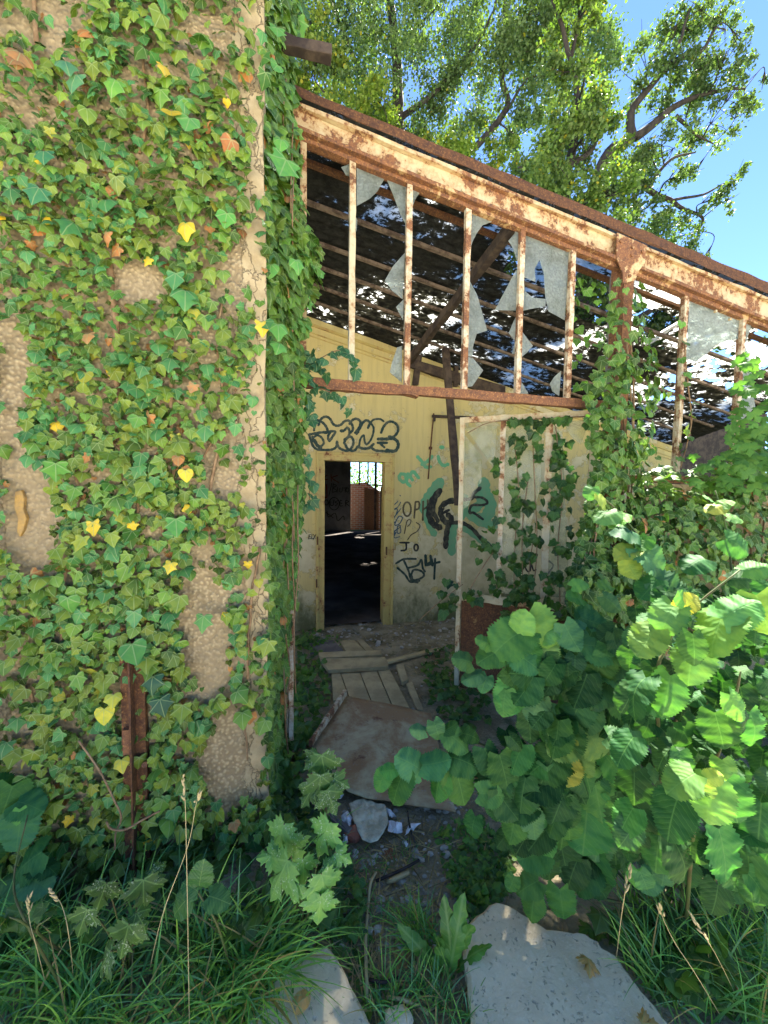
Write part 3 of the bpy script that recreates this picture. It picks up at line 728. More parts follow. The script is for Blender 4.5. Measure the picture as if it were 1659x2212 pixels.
# --- writing on the inner wall
def smooth_line(pts, k=6):
    pts = [np.array(p, float) for p in pts]
    if len(pts) < 3: 
        return [pts[0]+(pts[1]-pts[0])*i/4 for i in range(5)]
    P = [2*pts[0]-pts[1]]+pts+[2*pts[-1]-pts[-2]]; o = []
    for i in range(1, len(P)-2):
        for j in range(k):
            t = j/k; a, b, c, d = P[i-1:i+3]
            o.append(.5*((2*b)+(-a+c)*t+(2*a-5*b+4*c-d)*t*t+(-a+3*b-3*c+d)*t**3))
    o.append(P[-2]); return o
def circ(x, y, rx, ry=None, n=14): ry = ry or rx; return [(x+rx*math.cos(2*math.pi*i/n-1.5), y+ry*math.sin(2*math.pi*i/n-1.5)) for i in range(n+1)]
def strokes(name, lines, cv, mat, n, parent, label=None, w=4.0):
    mb = MB(); k = 0
    for ln in lines:
        ww = w
        if isinstance(ln, tuple) and isinstance(ln[1], (int, float)): ln, ww = ln
        pts = smooth_line([cv(p) for p in ln]); off = .0015+.0006*k; k += 1
        vs = []; fs = []; m = len(pts)
        # round cap points
        t0 = pts[1]-pts[0]; t0 = t0/(np.linalg.norm(t0)+1e-6); t1 = pts[-1]-pts[-2]; t1 = t1/(np.linalg.norm(t1)+1e-6)
        pts = [pts[0]-t0*ww*.45, pts[0]-t0*ww*.2]+pts+[pts[-1]+t1*ww*.2, pts[-1]+t1*ww*.45]; m = len(pts)
        for i, p in enumerate(pts):
            t = pts[min(i+1, m-1)]-pts[max(i-1, 0)]; t = t/(np.linalg.norm(t)+1e-6); nn_ = np.array([-t[1], t[0]])
            h = ww*.5*(.25 if i in (0, m-1) else .8 if i in (1, m-2) else 1+.12*math.sin(i*1.7+k))
            for sgn in (-1, 1):
                q = p+nn_*h*sgn; vs.append(FW(q[0], q[1], n-off-.00002*i))
        fs = [(2*i, 2*i+1, 2*i+3, 2*i+2) for i in range(m-1)]
        mb.add(vs, fs)
    return mb.build(name, mat, parent, label)
def c6(p): return np.array((603.5+.2727*p[0], 822.9+.2727*p[1]))
def c7(p): return np.array((822.9+.2976*p[0], 822.9+.2976*p[1]))
def c9(p): return np.array((658.3+.1984*p[0], 960+.1984*p[1]))
def cz(p): return np.array((822.9+.1984*p[0], 1042.3+.1984*p[1]))
wn = BN
strokes('graffiti', [[(225,300),(290,306),(340,328),(372,365),(382,405),(360,412)], [(310,350),(325,310),(350,287),(380,285),(405,305),(425,340),(455,355),(490,345),(515,320),(550,315),(575,345),(582,385),(562,410)],
 ([(280,352),(274,392)], 5.5), [(236,425),(300,412),(360,406),(440,400),(422,440),(396,475),(386,440),(402,405)], ([(235,425),(250,470),(270,520),(310,545),(370,547),(420,542),(450,522),(456,482)], 5.5),
 ([(262,440),(275,480),(320,518),(352,492),(335,450),(300,430),(268,450)], 5), ([(280,470),(300,510),(330,530)], 7), ([(488,395),(506,396)], 7), [(456,480),(468,522),(500,545),(545,552),(578,520),(586,472),(562,440),(528,462),(512,492)],
 [(515,466),(546,440),(556,402),(540,370),(514,392)], [(556,340),(576,312),(610,300),(640,320),(636,360),(610,400)], ([(600,410),(625,405)], 6), [(520,500),(545,542),(592,552),(622,518)], [(612,420),(640,370),(662,330),(690,312),(716,330),(702,372)],
 ([(632,512),(642,460),(668,430),(676,480),(692,502),(722,470),(742,420),(746,370),(726,330),(752,305),(800,303),(826,320)], 4.5), ([(626,522),(664,536),(712,530),(746,500)], 6), [(720,522),(762,550),(822,556),(872,560)],
 [(806,410),(826,362),(860,327),(900,325),(936,355),(938,402),(904,442),(868,440)], ([(782,460),(850,460),(902,456),(936,482),(940,522),(912,556),(850,548)], 7), ([(780,490),(852,490)], 6), ([(800,498),(832,526)], 5)],
 c6, M['p_teal'], wn, wall, 'dark bubble-letter graffiti above the doorway', 5.6)
strokes('graffiti', [[(1000,742),(962,738),(950,772),(985,802),(1012,772),(1002,748),(1008,800),(1035,832)], [(1018,735),(1055,785)], [(1030,752),(1058,718),(1085,745),(1104,768)], [(1094,600),(1130,640),(1160,682),(1198,680)], [(1128,662),(1170,640),(1210,598)],
 [(1258,598),(1270,640),(1300,670),(1336,660)], ([(1280,525),(1294,526)], 9)], c6, M['p_mint'], wn, wall, 'mint green lettering anti', 7.5)
strokes('graffiti', [[(238,1220),(230,1252)],[(232,1220),(250,1217)],[(230,1236),(246,1232)],[(228,1252),(248,1248)],[(258,1217),(254,1250),(270,1246)],[(268,1214),(280,1232)],[(294,1206),(266,1260)],[(288,1249),(291,1250)]], c6, M['p_black'], wn, wall, 'small black letters ELY', 1.4)
strokes('graffiti', [circ(285,290,42,76), [(375,215),(362,385)], [(378,210),(415,215),(412,280),(366,300)], [(460,205),(455,410)], [(510,190),(505,330)], [(455,300),(515,255)]], cz, M['p_brown'], wn, wall, 'brown letters OPH', 4)
strokes('graffiti', [[(290,625),(330,570),(395,530),(425,470),(385,435)]], cz, M['p_brown'], wn, wall, 'brown curved bracket', 2.4)
strokes('graffiti', [[(255,555),(285,420),(325,410),(318,450),(290,478)]], cz, M['p_brown'], wn, wall, 'thin brown initial', 2.4)
strokes('graffiti', [[(208,655),(305,655)],[(275,655),(272,730),(220,742)], circ(383,708,22,34)], cz, M['p_black'], wn, wall, 'black letters JO', 4)
strokes('graffiti', [[(185,205),(130,260),(125,300),(180,290),(150,370),(110,340)], [(100,215),(112,290),(180,270),(215,215)],[(90,345),(125,400),(170,345),(215,285)],[(120,385),(85,495)],[(85,495),(150,430)],[(240,380),(195,370),(150,460),(200,450),(240,385)],[(215,470),(180,480),(180,550),(215,540),(212,480)],[(130,540),(205,490)],[(150,530),(145,600),(205,590)],[(165,540),(135,600)],[(208,140),(212,146)]], cz, M['p_blue'], wn, wall, 'blue scribbled tag beside the door frame', 2.2)
strokes('graffiti', [[(165,880),(250,835),(380,832)],[(250,850),(300,960),(330,1060),(400,1090)],[(180,930),(260,1000),(320,1080),(420,1070)],[(330,1000),(360,950),(440,965),(470,1010),(420,1050),(350,1060),(330,1000)],[(300,930),(400,900),(440,840),(455,930),(480,970)],([(485,795),(490,900)],6.5),([(540,800),(560,900)],6.5),([(490,905),(545,860)],5),[(590,830),(580,1050)],([(500,900),(640,865)],5)], cz, M['p_teal'], wn, wall, 'dark teal tag low on the wall', 4.6)
strokes('graffiti', [([(640,0),(560,110),(500,200),(470,290)], 24),([(1120,0),(1130,110),(1190,230),(1160,360),(1080,400)], 26),([(480,280),(510,430),(580,560)], 14),([(790,470),(775,600),(770,760)], 17),([(850,460),(980,540),(1110,640),(1220,740)], 15),([(890,150),(930,200),(880,380)], 15),([(940,330),(1080,430),(1240,470)], 18),([(1010,300),(1100,200),(1050,120)], 20)], cz, M['p_green'], wn, wall, 'broad green spray behind the black lettering')
strokes('graffiti', [([(640,90),(560,200),(525,330),(560,440),(640,490)], 14),([(780,190),(680,240),(650,330),(690,420),(740,440)], 12),([(770,215),(840,190),(985,175),(1010,120),(1080,60)], 8),([(730,350),(770,400),(730,480),(710,600),(705,700)], 11.5),([(760,440),(880,440),(990,500),(1090,610),(1200,700)], 8.5),([(985,160),(1100,165),(1160,215),(1110,245),(990,250),(965,330),(1010,330),(1110,400)], 5.5),([(680,330),(740,300)], 6),([(600,150),(570,300),(620,420)], 9)], cz, M['p_black'], wn-.004, wall, 'bold black spray lettering over green')
strokes('graffiti', [[(1035,1288),(1045,1345),(1065,1382),(1085,1370),(1085,1300),(1105,1372),(1125,1370)],[(1210,1300),(1250,1340),(1215,1395)]], c7, M['p_black'], wn, wall, 'dark squiggle beyond the door glass', 3.5)

# --- hall behind the doorway
HN = 13.0; HU0, HU1 = -2.0, 4.6; HZ = 3.0
fu0 = FP(757, 1100, HN)[0]; fu1 = FP(862, 1100, HN)[0]
mb = MB()
mb.prism([W(HU0-.1, BN+TN+.012, -.2), W(HU0-.1, HN, -.2), W(HU0-.1, HN, HZ), W(HU0-.1, BN+TN+.012, HZ)], UH*.1)
mb.prism([W(HU1, BN+TN+.012, -.2), W(HU1, HN, -.2), W(HU1, HN, HZ), W(HU1, BN+TN+.012, HZ)], UH*.1)
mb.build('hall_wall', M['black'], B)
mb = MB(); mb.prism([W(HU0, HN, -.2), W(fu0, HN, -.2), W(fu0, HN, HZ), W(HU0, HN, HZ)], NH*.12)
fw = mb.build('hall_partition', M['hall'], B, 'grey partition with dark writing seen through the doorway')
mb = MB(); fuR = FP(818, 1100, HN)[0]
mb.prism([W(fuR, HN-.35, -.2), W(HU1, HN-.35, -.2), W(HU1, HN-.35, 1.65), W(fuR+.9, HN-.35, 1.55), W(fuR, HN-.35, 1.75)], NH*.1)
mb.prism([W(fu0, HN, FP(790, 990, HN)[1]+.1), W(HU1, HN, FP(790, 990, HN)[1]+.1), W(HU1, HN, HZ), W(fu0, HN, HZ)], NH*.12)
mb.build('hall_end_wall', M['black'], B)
mb = MB()
for px in (776, 794.5, 811, 826): u = FP(px, 1020, HN)[0]; mb.bar(W(u, HN-.05, FP(px, 1048 if px != 811 else 1145, HN)[1]), W(u, HN-.05, FP(px, 985, HN)[1]), UH, NH, .05 if px != 811 else .09, .05)
mb.bar(FW(794, 1047, HN-.05), FW(830, 1049, HN-.05), ZH, NH, .05, .05); mb.bar(FW(757, 995, HN-.05), FW(835, 996, HN-.05), ZH, NH, .06, .05)
mb.build('window_bars', M['oldwood'], B)
# roof over the hall, with two gaps that let spots of sun onto the floor
SUN = np.array([.27, .505, .82]); SUN /= np.linalg.norm(SUN)
mb = MB(); nu, nn = 67, 108; us = np.linspace(HU0, HU1, nu); ns = np.linspace(BN+TN+.012, HN+.2, nn); fs = []
gaps = []
for px, py, r in ((774,1163,.16),(790,1223,.13),(806,1219,.09)):
    g_ = GP(px, py, FLOOR); q = g_+SUN*(HZ-FLOOR)/SUN[2]-ORG; gaps.append((q@UH, q@NH, r))
PP = np.array([[W(u, n, HZ) for n in ns] for u in us])
for i in range(nu-1):
    for j in range(nn-1):
        cu_, cn_ = (us[i]+us[i+1])/2, (ns[j]+ns[j+1])/2
        if any(((cu_-a)/r)**2+((cn_-b)/r)**2 < 1+.6*noise.noise(Vector((cu_*5, cn_*5, 0))) for a, b, r in gaps): continue
        fs.append((i*nn+j, i*nn+j+1, (i+1)*nn+j+1, (i+1)*nn+j))
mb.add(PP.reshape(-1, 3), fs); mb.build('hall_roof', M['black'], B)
strokes('graffiti', [[(245,335),(218,355),(225,385),(252,378)],[(286,325),(290,400)],[(356,338),(298,365),(368,415)]], c9, M['p_red'], HN, fw, 'reddish letters CK', 2)
strokes('graffiti', [[(236,440),(240,570),(214,575)]], c9, M['p_red'], HN, fw, 'thick red stroke', 3)
strokes('graffiti', [[(310,425),(302,522)],[(310,430),(345,448),(312,475),(352,505),(304,522)],[(358,470),(352,522)],[(385,475),(376,510),(402,516),(412,468)],[(422,476),(462,470)],[(442,470),(440,524)],circ(464,497,15,22),[(296,420),(262,560)]], c9, M['p_black'], HN, fw, 'black letters BRUTO', 1.5)
strokes('graffiti', [circ(236,632,20,28),[(275,610),(280,660),(310,660),(318,605)],[(362,612),(330,628),(358,645),(332,668)],[(405,612),(385,612),(385,668),(412,668)],[(386,640),(406,640)],[(446,670),(446,612),(480,622),(450,640),(486,672)],circ(320,645,55,68),[(240,720),(260,790),(330,750),(360,830),(420,780),(430,820)],[(230,740),(310,800)]], c9, M['p_black'], HN, fw, 'black letters OUSER in a ring', 1.7)
floor = MB().grid(np.array([[W(u, n, FLOOR+.03) for n in (BN+.05, HN+.3)] for u in (HU0, HU1)])).build('floor', simple('dusty_wet_floor', (.06,.052,.045), (.14,.125,.11), 1.4, 1.0, .4, 30, .004, spec=.04), None)
tag(floor, kind='structure')
# beyond the hall
bw = root('brick_wall', W(2.2, HN+.9, FLOOR), 'low red brick wall with rusty door sheet, seen through the dark hall', 'wall')
q = [FP(755, 1150, HN+.9), FP(757, 1045, HN+.9), FP(790, 1042, HN+.9), FP(832, 1068, HN+.9)]
mb = MB(); mb.prism([W(q[0][0], HN+.9, FLOOR), W(q[3][0]+1.5, HN+.9, FLOOR), W(q[3][0]+1.5, HN+.9, q[3][1]-.4), W(q[3][0], HN+.9, q[3][1]), W(q[2][0], HN+.9, q[2][1]), W(q[1][0], HN+.9, q[1][1])], NH*.2)
wb = mb.build('wall', M['brick'], bw)
mb = MB(); mb.prism([FW(787,1053,HN+.6), FW(818,1060,HN+.6), FW(818,1146,HN+.6), FW(787,1144,HN+.6)], NH*.03); mb.build('rusty_sheet', M['darkrust'], bw)
# ============================================================ THINGS ON THE GROUND
def thing(mb, name, mat, label, cat, group=None, bevel=0.0, smooth=False):
    o = mb.build(name, mat, None, None, smooth, bevel); return tag(o, label, cat, group)
def onground(pts, th, dz=0.0, lift=None):
    q = []
    for i, (x, y) in enumerate(pts):
        p = GG(x, y, dz+th+(lift[i] if lift else 0)); q.append(p)
    return MB().prism(q, (0, 0, -th))
def c8(p): return (603.5+.2645*p[0], 1316.6+.2645*p[1])
# fallen steel sheet
pl = [(550,702),(900,775),(1235,850),(1440,1650),(1000,1575),(700,1530),(560,1480),(270,1125)]
pz = [.16,.15,.13,.05,.05,.06,.07,.10]
SPB = root('steel_sheet', GG(830, 1630), 'rusty grey steel sheet lying across the threshold', 'metal sheet')
q = [GG(*c8(p), z) for p, z in zip(pl, pz)]; cen = sum(q)/len(q)
mb = MB(); n = len(q); NR = 10; vs = []
for k in range(NR+1):
    for i in range(n*4):
        a, b = q[i//4], q[(i//4+1) % n]; p = a+(b-a)*((i % 4)/4); p = cen+(p-cen)*k/NR
        vs.append(p+np.array([0, 0, .010*noise.noise(Vector(p*5))+.004*noise.noise(Vector(p*15))]))
m_ = n*4; fs = [(k*m_+i, k*m_+(i+1) % m_, (k+1)*m_+(i+1) % m_, (k+1)*m_+i) for k in range(NR) for i in range(m_)]
mb.add(vs, fs); sheet = mb.build('sheet', M['plate'], SPB, smooth=True); so = sheet.modifiers.new('thick', 'SOLIDIFY'); so.thickness = .006
mb = MB(); mb.barN(q[0]+np.array([-.012,0,.022]), q[-1]+np.array([-.012,0,.022]), (1,0,0), ZH, .022, .045, 10, .0015, 2); mb.build('folded_lip', M['mull'], SPB)
# boards
def board(pts, th, label, mat='wood', dz=.0, lift=None, group='loose boards on the porch floor'):
    return thing(onground([c8(p) for p in pts], th, dz, lift), 'board', M[mat], label, 'board', group, bevel=.003)
board([(425,520),(493,505),(560,712),(440,745)], .03, 'narrow pale board at the mossy outer edge of the floorboards')
board([(500,510),(648,498),(745,745),(572,715)], .03, 'wide floorboard running under the steel sheet, outer of the two widest')
board([(655,496),(790,490),(912,775),(752,742)], .03, 'wide pale floorboard with two dark marks beside the black gap')
board([(800,490),(900,486),(1062,800),(920,772)], .03, 'floorboard nearest the dark soil, mostly bare and dusty')
board([(320,350),(520,338),(830,332),(838,368),(520,385),(335,392)], .035, 'crosswise plank with a rounded end, nearest the doorway', dz=.035)
board([(330,400),(860,388),(888,430),(886,464),(400,492)], .035, 'crosswise grooved plank lying over the floorboard ends', dz=.033)
board([(490,252),(608,246),(700,335),(545,340)], .025, 'short board stub leading to the doorway, broader one')
board([(636,250),(682,246),(775,330),(708,336)], .025, 'short board stub leading to the doorway, slimmer one')
board([(222,262),(440,250),(525,335),(250,352)], .02, 'grimy board half buried in moss at the foot of the wall', 'wood2')
thing(onground([c8(p) for p in [(868,412),(1285,308),(1303,330),(884,432)]], .02, .01, [.03,0,0,.03]), 'batten', M['wood'], 'long thin batten lying slantwise on dark soil', 'batten', bevel=.002)
board([(955,448),(1012,440),(1052,570),(1002,592)], .03, 'small broken board with a split edge standing off the floorboards', dz=.02)
board([(1035,600),(1085,590),(1180,822),(1125,815)], .025, 'mossy strip of board along the sheet corner', 'wood')
thing(onground([c8(p) for p in [(150,1430),(232,1490),(470,1690),(596,1780),(560,1822),(372,1662)]], .05, .0), 'timber', M['wood2'], 'grey square timber among the rubbish below the sheet', 'timber', bevel=.004)
# cloth
q = [GG(*c8(p), .03) for p in [(570,1590),(620,1560),(690,1552),(740,1572),(800,1590),(868,1612),(882,1670),(890,1745),(850,1830),(800,1900),(740,1912),(680,1890),(630,1800),(600,1720)]]
cen = sum(q)/len(q); n = len(q); mb = MB(); vs = []; NR = 22
for k in range(NR+1):
    for i in range(n*4):
        a, b = q[i//4], q[(i//4+1) % n]; p = a+(b-a)*((i % 4)/4); p = cen+(p-cen)*k/NR
        w = .012*(1-abs(noise.noise(Vector((p[0]*16+p[1]*7, p[1]*5, 3))))*2.2)+.014*abs(noise.noise(Vector(p*30))); vs.append(p+np.array([0,0,w*(1 if k < NR else .3)]))
m_ = n*4; mb.add(vs, [(k*m_+i, k*m_+(i+1) % m_, (k+1)*m_+(i+1) % m_, (k+1)*m_+i) for k in range(NR) for i in range(m_)])
thing(mb, 'cloth', M['cloth'], 'crumpled dirty cloth lying on the path below the steel sheet', 'cloth', smooth=True)
papers = [([(892,1722),(950,1730),(1000,1745),(1012,1825),(960,1830),(890,1812)], 'largest torn white paper, beside the cloth'), ([(1075,1740),(1158,1748),(1090,1790),(1022,1850),(1040,1790)], 'pointed white paper with twigs across it'),
 ([(250,1395),(290,1390),(308,1430),(270,1462),(238,1440)], 'crumpled white scrap at the top of the rubbish'), ([(185,1430),(225,1420),(235,1450),(200,1465)], 'small white scrap at the timber end'), ([(435,1470),(480,1490),(525,1510),(500,1545),(450,1530)], 'torn paper tucked under the sheet corner'),
 ([(500,1690),(560,1640),(600,1700),(575,1770),(520,1740)], 'white scrap between the timber and the cloth'), ([(520,1840),(560,1830),(558,1905),(522,1910)], 'white wad in front of the timber'), ([(860,1620),(905,1630),(960,1690),(900,1690)], 'ragged paper behind the cloth'), ([(1010,1912),(1050,1908),(1040,1930)], 'tiny white chip on the bare path')]
for k, (p, lb) in enumerate(papers):
    m = MB(); pts = [np.array(c8(a)) for a in p]; ce = sum(pts)/len(pts); ol = []
    for i in range(len(pts)):
        for t in (0, .33, .66): ol.append(pts[i]+(pts[(i+1) % len(pts)]-pts[i])*t+rng.normal(0, .9, 2))
    base = [GG(*a, .018+.035*abs(noise.noise(Vector((a[0]*.11, a[1]*.13, k))))) for a in ol]; cc = GG(*ce, .05)
    vs = [cc]+[cc+(b-cc)*.5+np.array([0, 0, rng.uniform(-.02, .02)]) for b in base]+base; N_ = len(base)
    m.add(vs, [(0, 1+i, 1+(i+1) % N_) for i in range(N_)]+[(1+i, 1+N_+i, 1+N_+(i+1) % N_, 1+(i+1) % N_) for i in range(N_)])
    thing(m, 'paper_scrap', M['paper'], lb, 'paper', 'torn paper on the path')
def rock(p, r, seed, sq=.6):
    rr = np.random.default_rng(seed); m = MB(); a, b = 7, 10; vs = []
    for i in range(a+1):
        for j in range(b):
            th = math.pi*i/a; ph = 2*math.pi*j/b; d = np.array([math.sin(th)*math.cos(ph), math.sin(th)*math.sin(ph), math.cos(th)])
            k = 1+.45*noise.noise(Vector(d*1.6+seed*3.1)); vs.append(p+d*r*k*np.array([1, .8, sq]))
    return m.add(vs, [(i*b+j, i*b+(j+1) % b, (i+1)*b+(j+1) % b, (i+1)*b+j) for i in range(a) for j in range(b)])
thing(rock(GG(*c8((598, 1868)))+ZH*.02, .045, 2), 'brick_fragment', M['brickbit'], 'red brick fragment at the end of the grey timber', 'brick')
# rubble specks, twigs
m = MB()
for k in range(950):
    px, py = (random.uniform(680, 980), random.uniform(1335, 1400)) if k < 300 else (random.uniform(720, 1010), random.uniform(1740, 2060)) if k < 720 else (random.uniform(700, 980), random.uniform(1400, 1700))
    p = GG(px, py); r = random.uniform(.004, .013)*(1.4 if k < 300 else .9)*random.choice((.6,.8,1,1.6)); rk = rock(p+ZH*r*.3, r, k); m.add(rk.v[0], rk.f)
tag(m.build('rubble', simple('grit', (.46,.42,.34), (.22,.19,.14), 8, .95, .3), None), 'scattered grit and plaster crumbs on the path and porch floor', 'rubble', kind='stuff')
def twig(pts, r, label, mat='dry', z=.02):
    q = [GG(x, y, z+.015*math.sin(i*2.1)) for i, (x, y) in enumerate(pts)]; thing(MB().tube(smooth_line(q, 4), r, 5), 'twig', M[mat], label, 'twig', 'fallen twigs on the path', smooth=True)
twig([(905,1858),(865,1880),(812,1903)], .006, 'bent brown twig across the path below the cloth', 'oldwood')
twig([(812,1885),(800,1910),(795,1960),(790,2030),(792,2120),(793,2165)], .006, 'long straight dead stem running down the path')
twig([(882,1885),(850,1900),(838,1905)], .009, 'pale split sliver of wood beside the bent twig', 'wood')
twig([(797,2116),(830,2122),(860,2112)], .005, 'short twig against the dead stem', 'oldwood')
twig([(838,2155),(870,2160),(900,2172),(925,2188)], .006, 'pale dry stalk among the grass in front')
twig([(880,1752),(886,1790),(900,1830)], .004, 'thin dark twig hanging beside the cloth', 'oldwood')
# concrete slabs
def slab(P, z, th, label, name='concrete_slab', seed=0):
    rr = np.random.default_rng(seed); ol = []
    for i in range(len(P)):
        a, b = np.array(P[i], float), np.array(P[(i+1) % len(P)], float); L_ = np.linalg.norm(b-a); k = max(2, int(L_/14))
        for j in range(k): ol.append(a+(b-a)*j/k+rr.normal(0, 1.6, 2))
    top = np.array([GP(x, y, z) for x, y in ol]); ce = top.mean(0); m = MB()
    NRs = 10; vs = []; n = len(top)
    inner = ce+(top-ce)*(1-.012/np.linalg.norm(top-ce, axis=1, keepdims=True))
    rings = [ce+(inner-ce)*k/NRs for k in range(NRs+1)]+[top-ZH*.012, top-ZH*th]
    for rg in rings:
        for p in rg: vs.append(p+ZH*(.003*noise.noise(Vector(p*6))))
    fs = [(k*n+i, k*n+(i+1) % n, (k+1)*n+(i+1) % n, (k+1)*n+i) for k in range(len(rings)-1) for i in range(n)]
    m.add(vs, fs); return thing(m, name, M['concrete'], label, 'slab')
SL2 = [(706,2040),(735,2075),(756,2122),(805,2212),(900,2400),(430,2400),(520,2230),(590,2110),(640,2060)]
SL1 = [(1071,1943),(1180,2000),(1300,2038),(1385,2135),(1440,2200),(1560,2420),(1050,2420),(1012,2120),(1000,2060)]
slab([(1071,1943),(1110,1958),(1180,2000),(1265,2013),(1300,2038),(1332,2062),(1385,2135),(1440,2200),(1560,2420),(1050,2420),(1020,2260),(1012,2120),(1000,2060),(1004,1998),(1030,1975)], .055, .12, 'broad pitted concrete slab with a pointed broken end', seed=1)
slab([(706,2040),(735,2075),(756,2122),(805,2212),(900,2400),(430,2400),(520,2230),(590,2110),(640,2060)], .045, .12, 'narrow concrete slab half covered by grass', seed=2)
thing(rock(GP(862, 2208, .02), .045, 5, .5), 'stone', M['concrete'], 'small rounded grey stone between the two slabs', 'stone', smooth=True)

# ============================================================ PLANTS
def grn(k, dark=1.0, yel=0.0):
    """tints of green foliage"""
    r = rng.random((k, 3)); t = rng.random((k, 1))
    a = np.array([.034, .095, .020]); b = np.array([.115, .255, .042])
    c = a+(b-a)*t*1.0+(r-.5)*np.array([.02, .03, .012]); 
    if yel: c = c+(np.array([.16, .20, .02])-c)*(rng.random((k, 1))**2*yel)
    return np.clip(c*dark, .004, 1)
def frame(facing, tipdir, tn=.35, tt=.5):
    N = np.asarray(facing, float)+rng.normal(0, tn, 3); T = np.asarray(tipdir, float)+rng.normal(0, tt, 3); return T, N
VIEW = lambda p: (CAM-p)/np.linalg.norm(CAM-p)

# --- ivy on the pier
IV = root('ivy', W((PU0+PU1)/2, PN-.05, 0), 'ivy covering the whole face of the roughcast pier, with yellow and brown leaves', 'ivy')
lv = Leaves()
BARE = [(300,600,48,34,.95),(525,575,34,70,.9),(445,1370,44,110,.97),(430,1240,30,60,.85),(500,1010,55,70,.8),(545,1330,20,70,.7),(500,1640,55,85,.9),(25,790,26,110,.95),(20,960,26,70,.9),(58,1110,48,100,.93),(80,1200,35,55,.8),(110,30,75,60,.75),(470,60,70,55,.55),(330,90,55,60,.45),
        (30,1560,35,60,.6),(45,1680,30,50,.7),(440,220,50,40,.4),(560,880,22,90,.75),(560,1150,18,90,.7),(300,1330,20,14,.5),(180,1030,26,26,.4),(370,500,70,50,.3),(560,420,22,60,.5),(420,860,60,50,.35),(130,590,50,40,.3),(240,690,26,70,.5),(70,1450,50,40,.45),(565,700,16,140,.6),(520,1480,22,60,.5),(558,300,18,120,.55),(548,960,34,110,.6),(552,1250,22,120,.75),(478,1500,40,60,.5),(440,110,60,60,.4),(300,250,40,30,.4),(210,820,40,40,.35),(320,1180,40,40,.3),(150,870,30,40,.35),(410,700,40,40,.4),(100,650,40,30,.3),(470,760,40,50,.4)]
def ivdens(x, y):
    d = 1.0
    for (bx, by, rx, ry, s) in BARE:
        e = (((x-bx)/rx)**2+((y-by)/ry)**2)/1.55+.6*noise.noise(Vector((x*.03, y*.03, 4)))
        if e < 1: d = min(d, max(.0, 1-s*1.08))
    d *= 1.0+.55*noise.noise(Vector((x*.012, y*.012, 8)))+.3*noise.noise(Vector((x*.04, y*.04, 2)))
    if x > 545: d *= .5
    if y < 240: d *= .72
    return d
FRONT = -NH
def add_ivy(x, y, n, size, tint, facing=FRONT, tip=(0, 0, -1), tn=.36, tt=.5, lvs=lv):
    size = size*.9; u, z = FP(x, y, n); p = W(u, n, z); T, N = frame(np.asarray(facing)+ZH*.42, np.asarray(tip)+FRONT*.25, tn, tt)
    lvs.add(random.choice(IVYK), p, T, N, size, tint)
k = 0
while k < 8900:
    x, y = random.uniform(-160, 582), random.uniform(-420, 1880)
    if random.random() > ivdens(x, y): continue
    if 262 < x < 324 and 1425 < y < 1690 and random.random() < .8: continue
    if x < 10+.02*y*0 and random.random() > .55: continue
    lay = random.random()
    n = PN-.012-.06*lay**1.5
    r = random.random(); t = grn(1, .40+.75*lay, .75)[0]  # inner layer tinted darker to paint the shaded gaps between leaves
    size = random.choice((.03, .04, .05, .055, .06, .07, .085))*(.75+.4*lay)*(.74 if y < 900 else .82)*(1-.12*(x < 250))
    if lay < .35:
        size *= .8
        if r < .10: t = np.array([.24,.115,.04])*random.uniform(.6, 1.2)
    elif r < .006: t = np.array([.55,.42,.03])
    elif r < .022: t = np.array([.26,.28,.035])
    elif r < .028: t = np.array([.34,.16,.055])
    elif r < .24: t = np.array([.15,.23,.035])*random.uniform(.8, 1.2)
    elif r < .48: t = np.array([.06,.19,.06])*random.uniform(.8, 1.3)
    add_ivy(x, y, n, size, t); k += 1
for (x, y, s, t) in ((400,480,.075,(.50,.40,.03)),(370,240,.07,(.48,.36,.03)),(352,140,.055,(.45,.34,.05)),(45,112,.075,(.28,.16,.07)),(38,128,.06,(.25,.14,.06)),(230,500,.06,(.36,.18,.07)),(500,65,.055,(.30,.17,.07)),(225,1530,.075,(.50,.50,.05)),(262,1640,.06,(.45,.45,.05)),(245,1500,.06,(.35,.40,.05)),
        (565,695,.07,(.55,.42,.04)),(400,1015,.06,(.5,.45,.04)),(370,1215,.055,(.5,.42,.04)),(410,255,.085,(.09,.26,.07)),(250,170,.08,(.12,.30,.05)),(165,160,.085,(.08,.22,.1)),(140,130,.07,(.07,.2,.1)),(380,590,.085,(.07,.22,.08)),(400,625,.1,(.07,.22,.07)),(285,1390,.105,(.07,.22,.06)),(290,1320,.075,(.09,.25,.09)),(330,1460,.085,(.028,.09,.05)),(345,1510,.085,(.026,.085,.05)),
        (490,460,.075,(.09,.28,.06)),(160,480,.085,(.05,.17,.05)),(230,430,.08,(.06,.2,.06)),(310,790,.06,(.06,.18,.06)),(145,1290,.08,(.08,.24,.05)),(120,1000,.08,(.09,.25,.04)),(380,1120,.09,(.08,.25,.06)),(180,1160,.07,(.3,.36,.05)),(300,900,.065,(.12,.28,.06)),(95,325,.075,(.05,.18,.08)),(85,405,.08,(.05,.18,.08)),(440,1330,.08,(.08,.24,.07)),
        (250,380,.07,(.14,.2,.04)),(190,720,.06,(.35,.2,.08)),(420,830,.05,(.36,.2,.09)),(385,985,.05,(.34,.17,.06)),(500,300,.075,(.30,.13,.05)),(505,1775,.05,(.4,.2,.08)),(395,1790,.07,(.22,.3,.05)),(420,1790,.06,(.2,.28,.05))):
    add_ivy(x, y, PN-.085, s, np.array(t), tn=.22, tt=.3)
lv.build('leaves', M['ivy'], IV)
mb = MB()
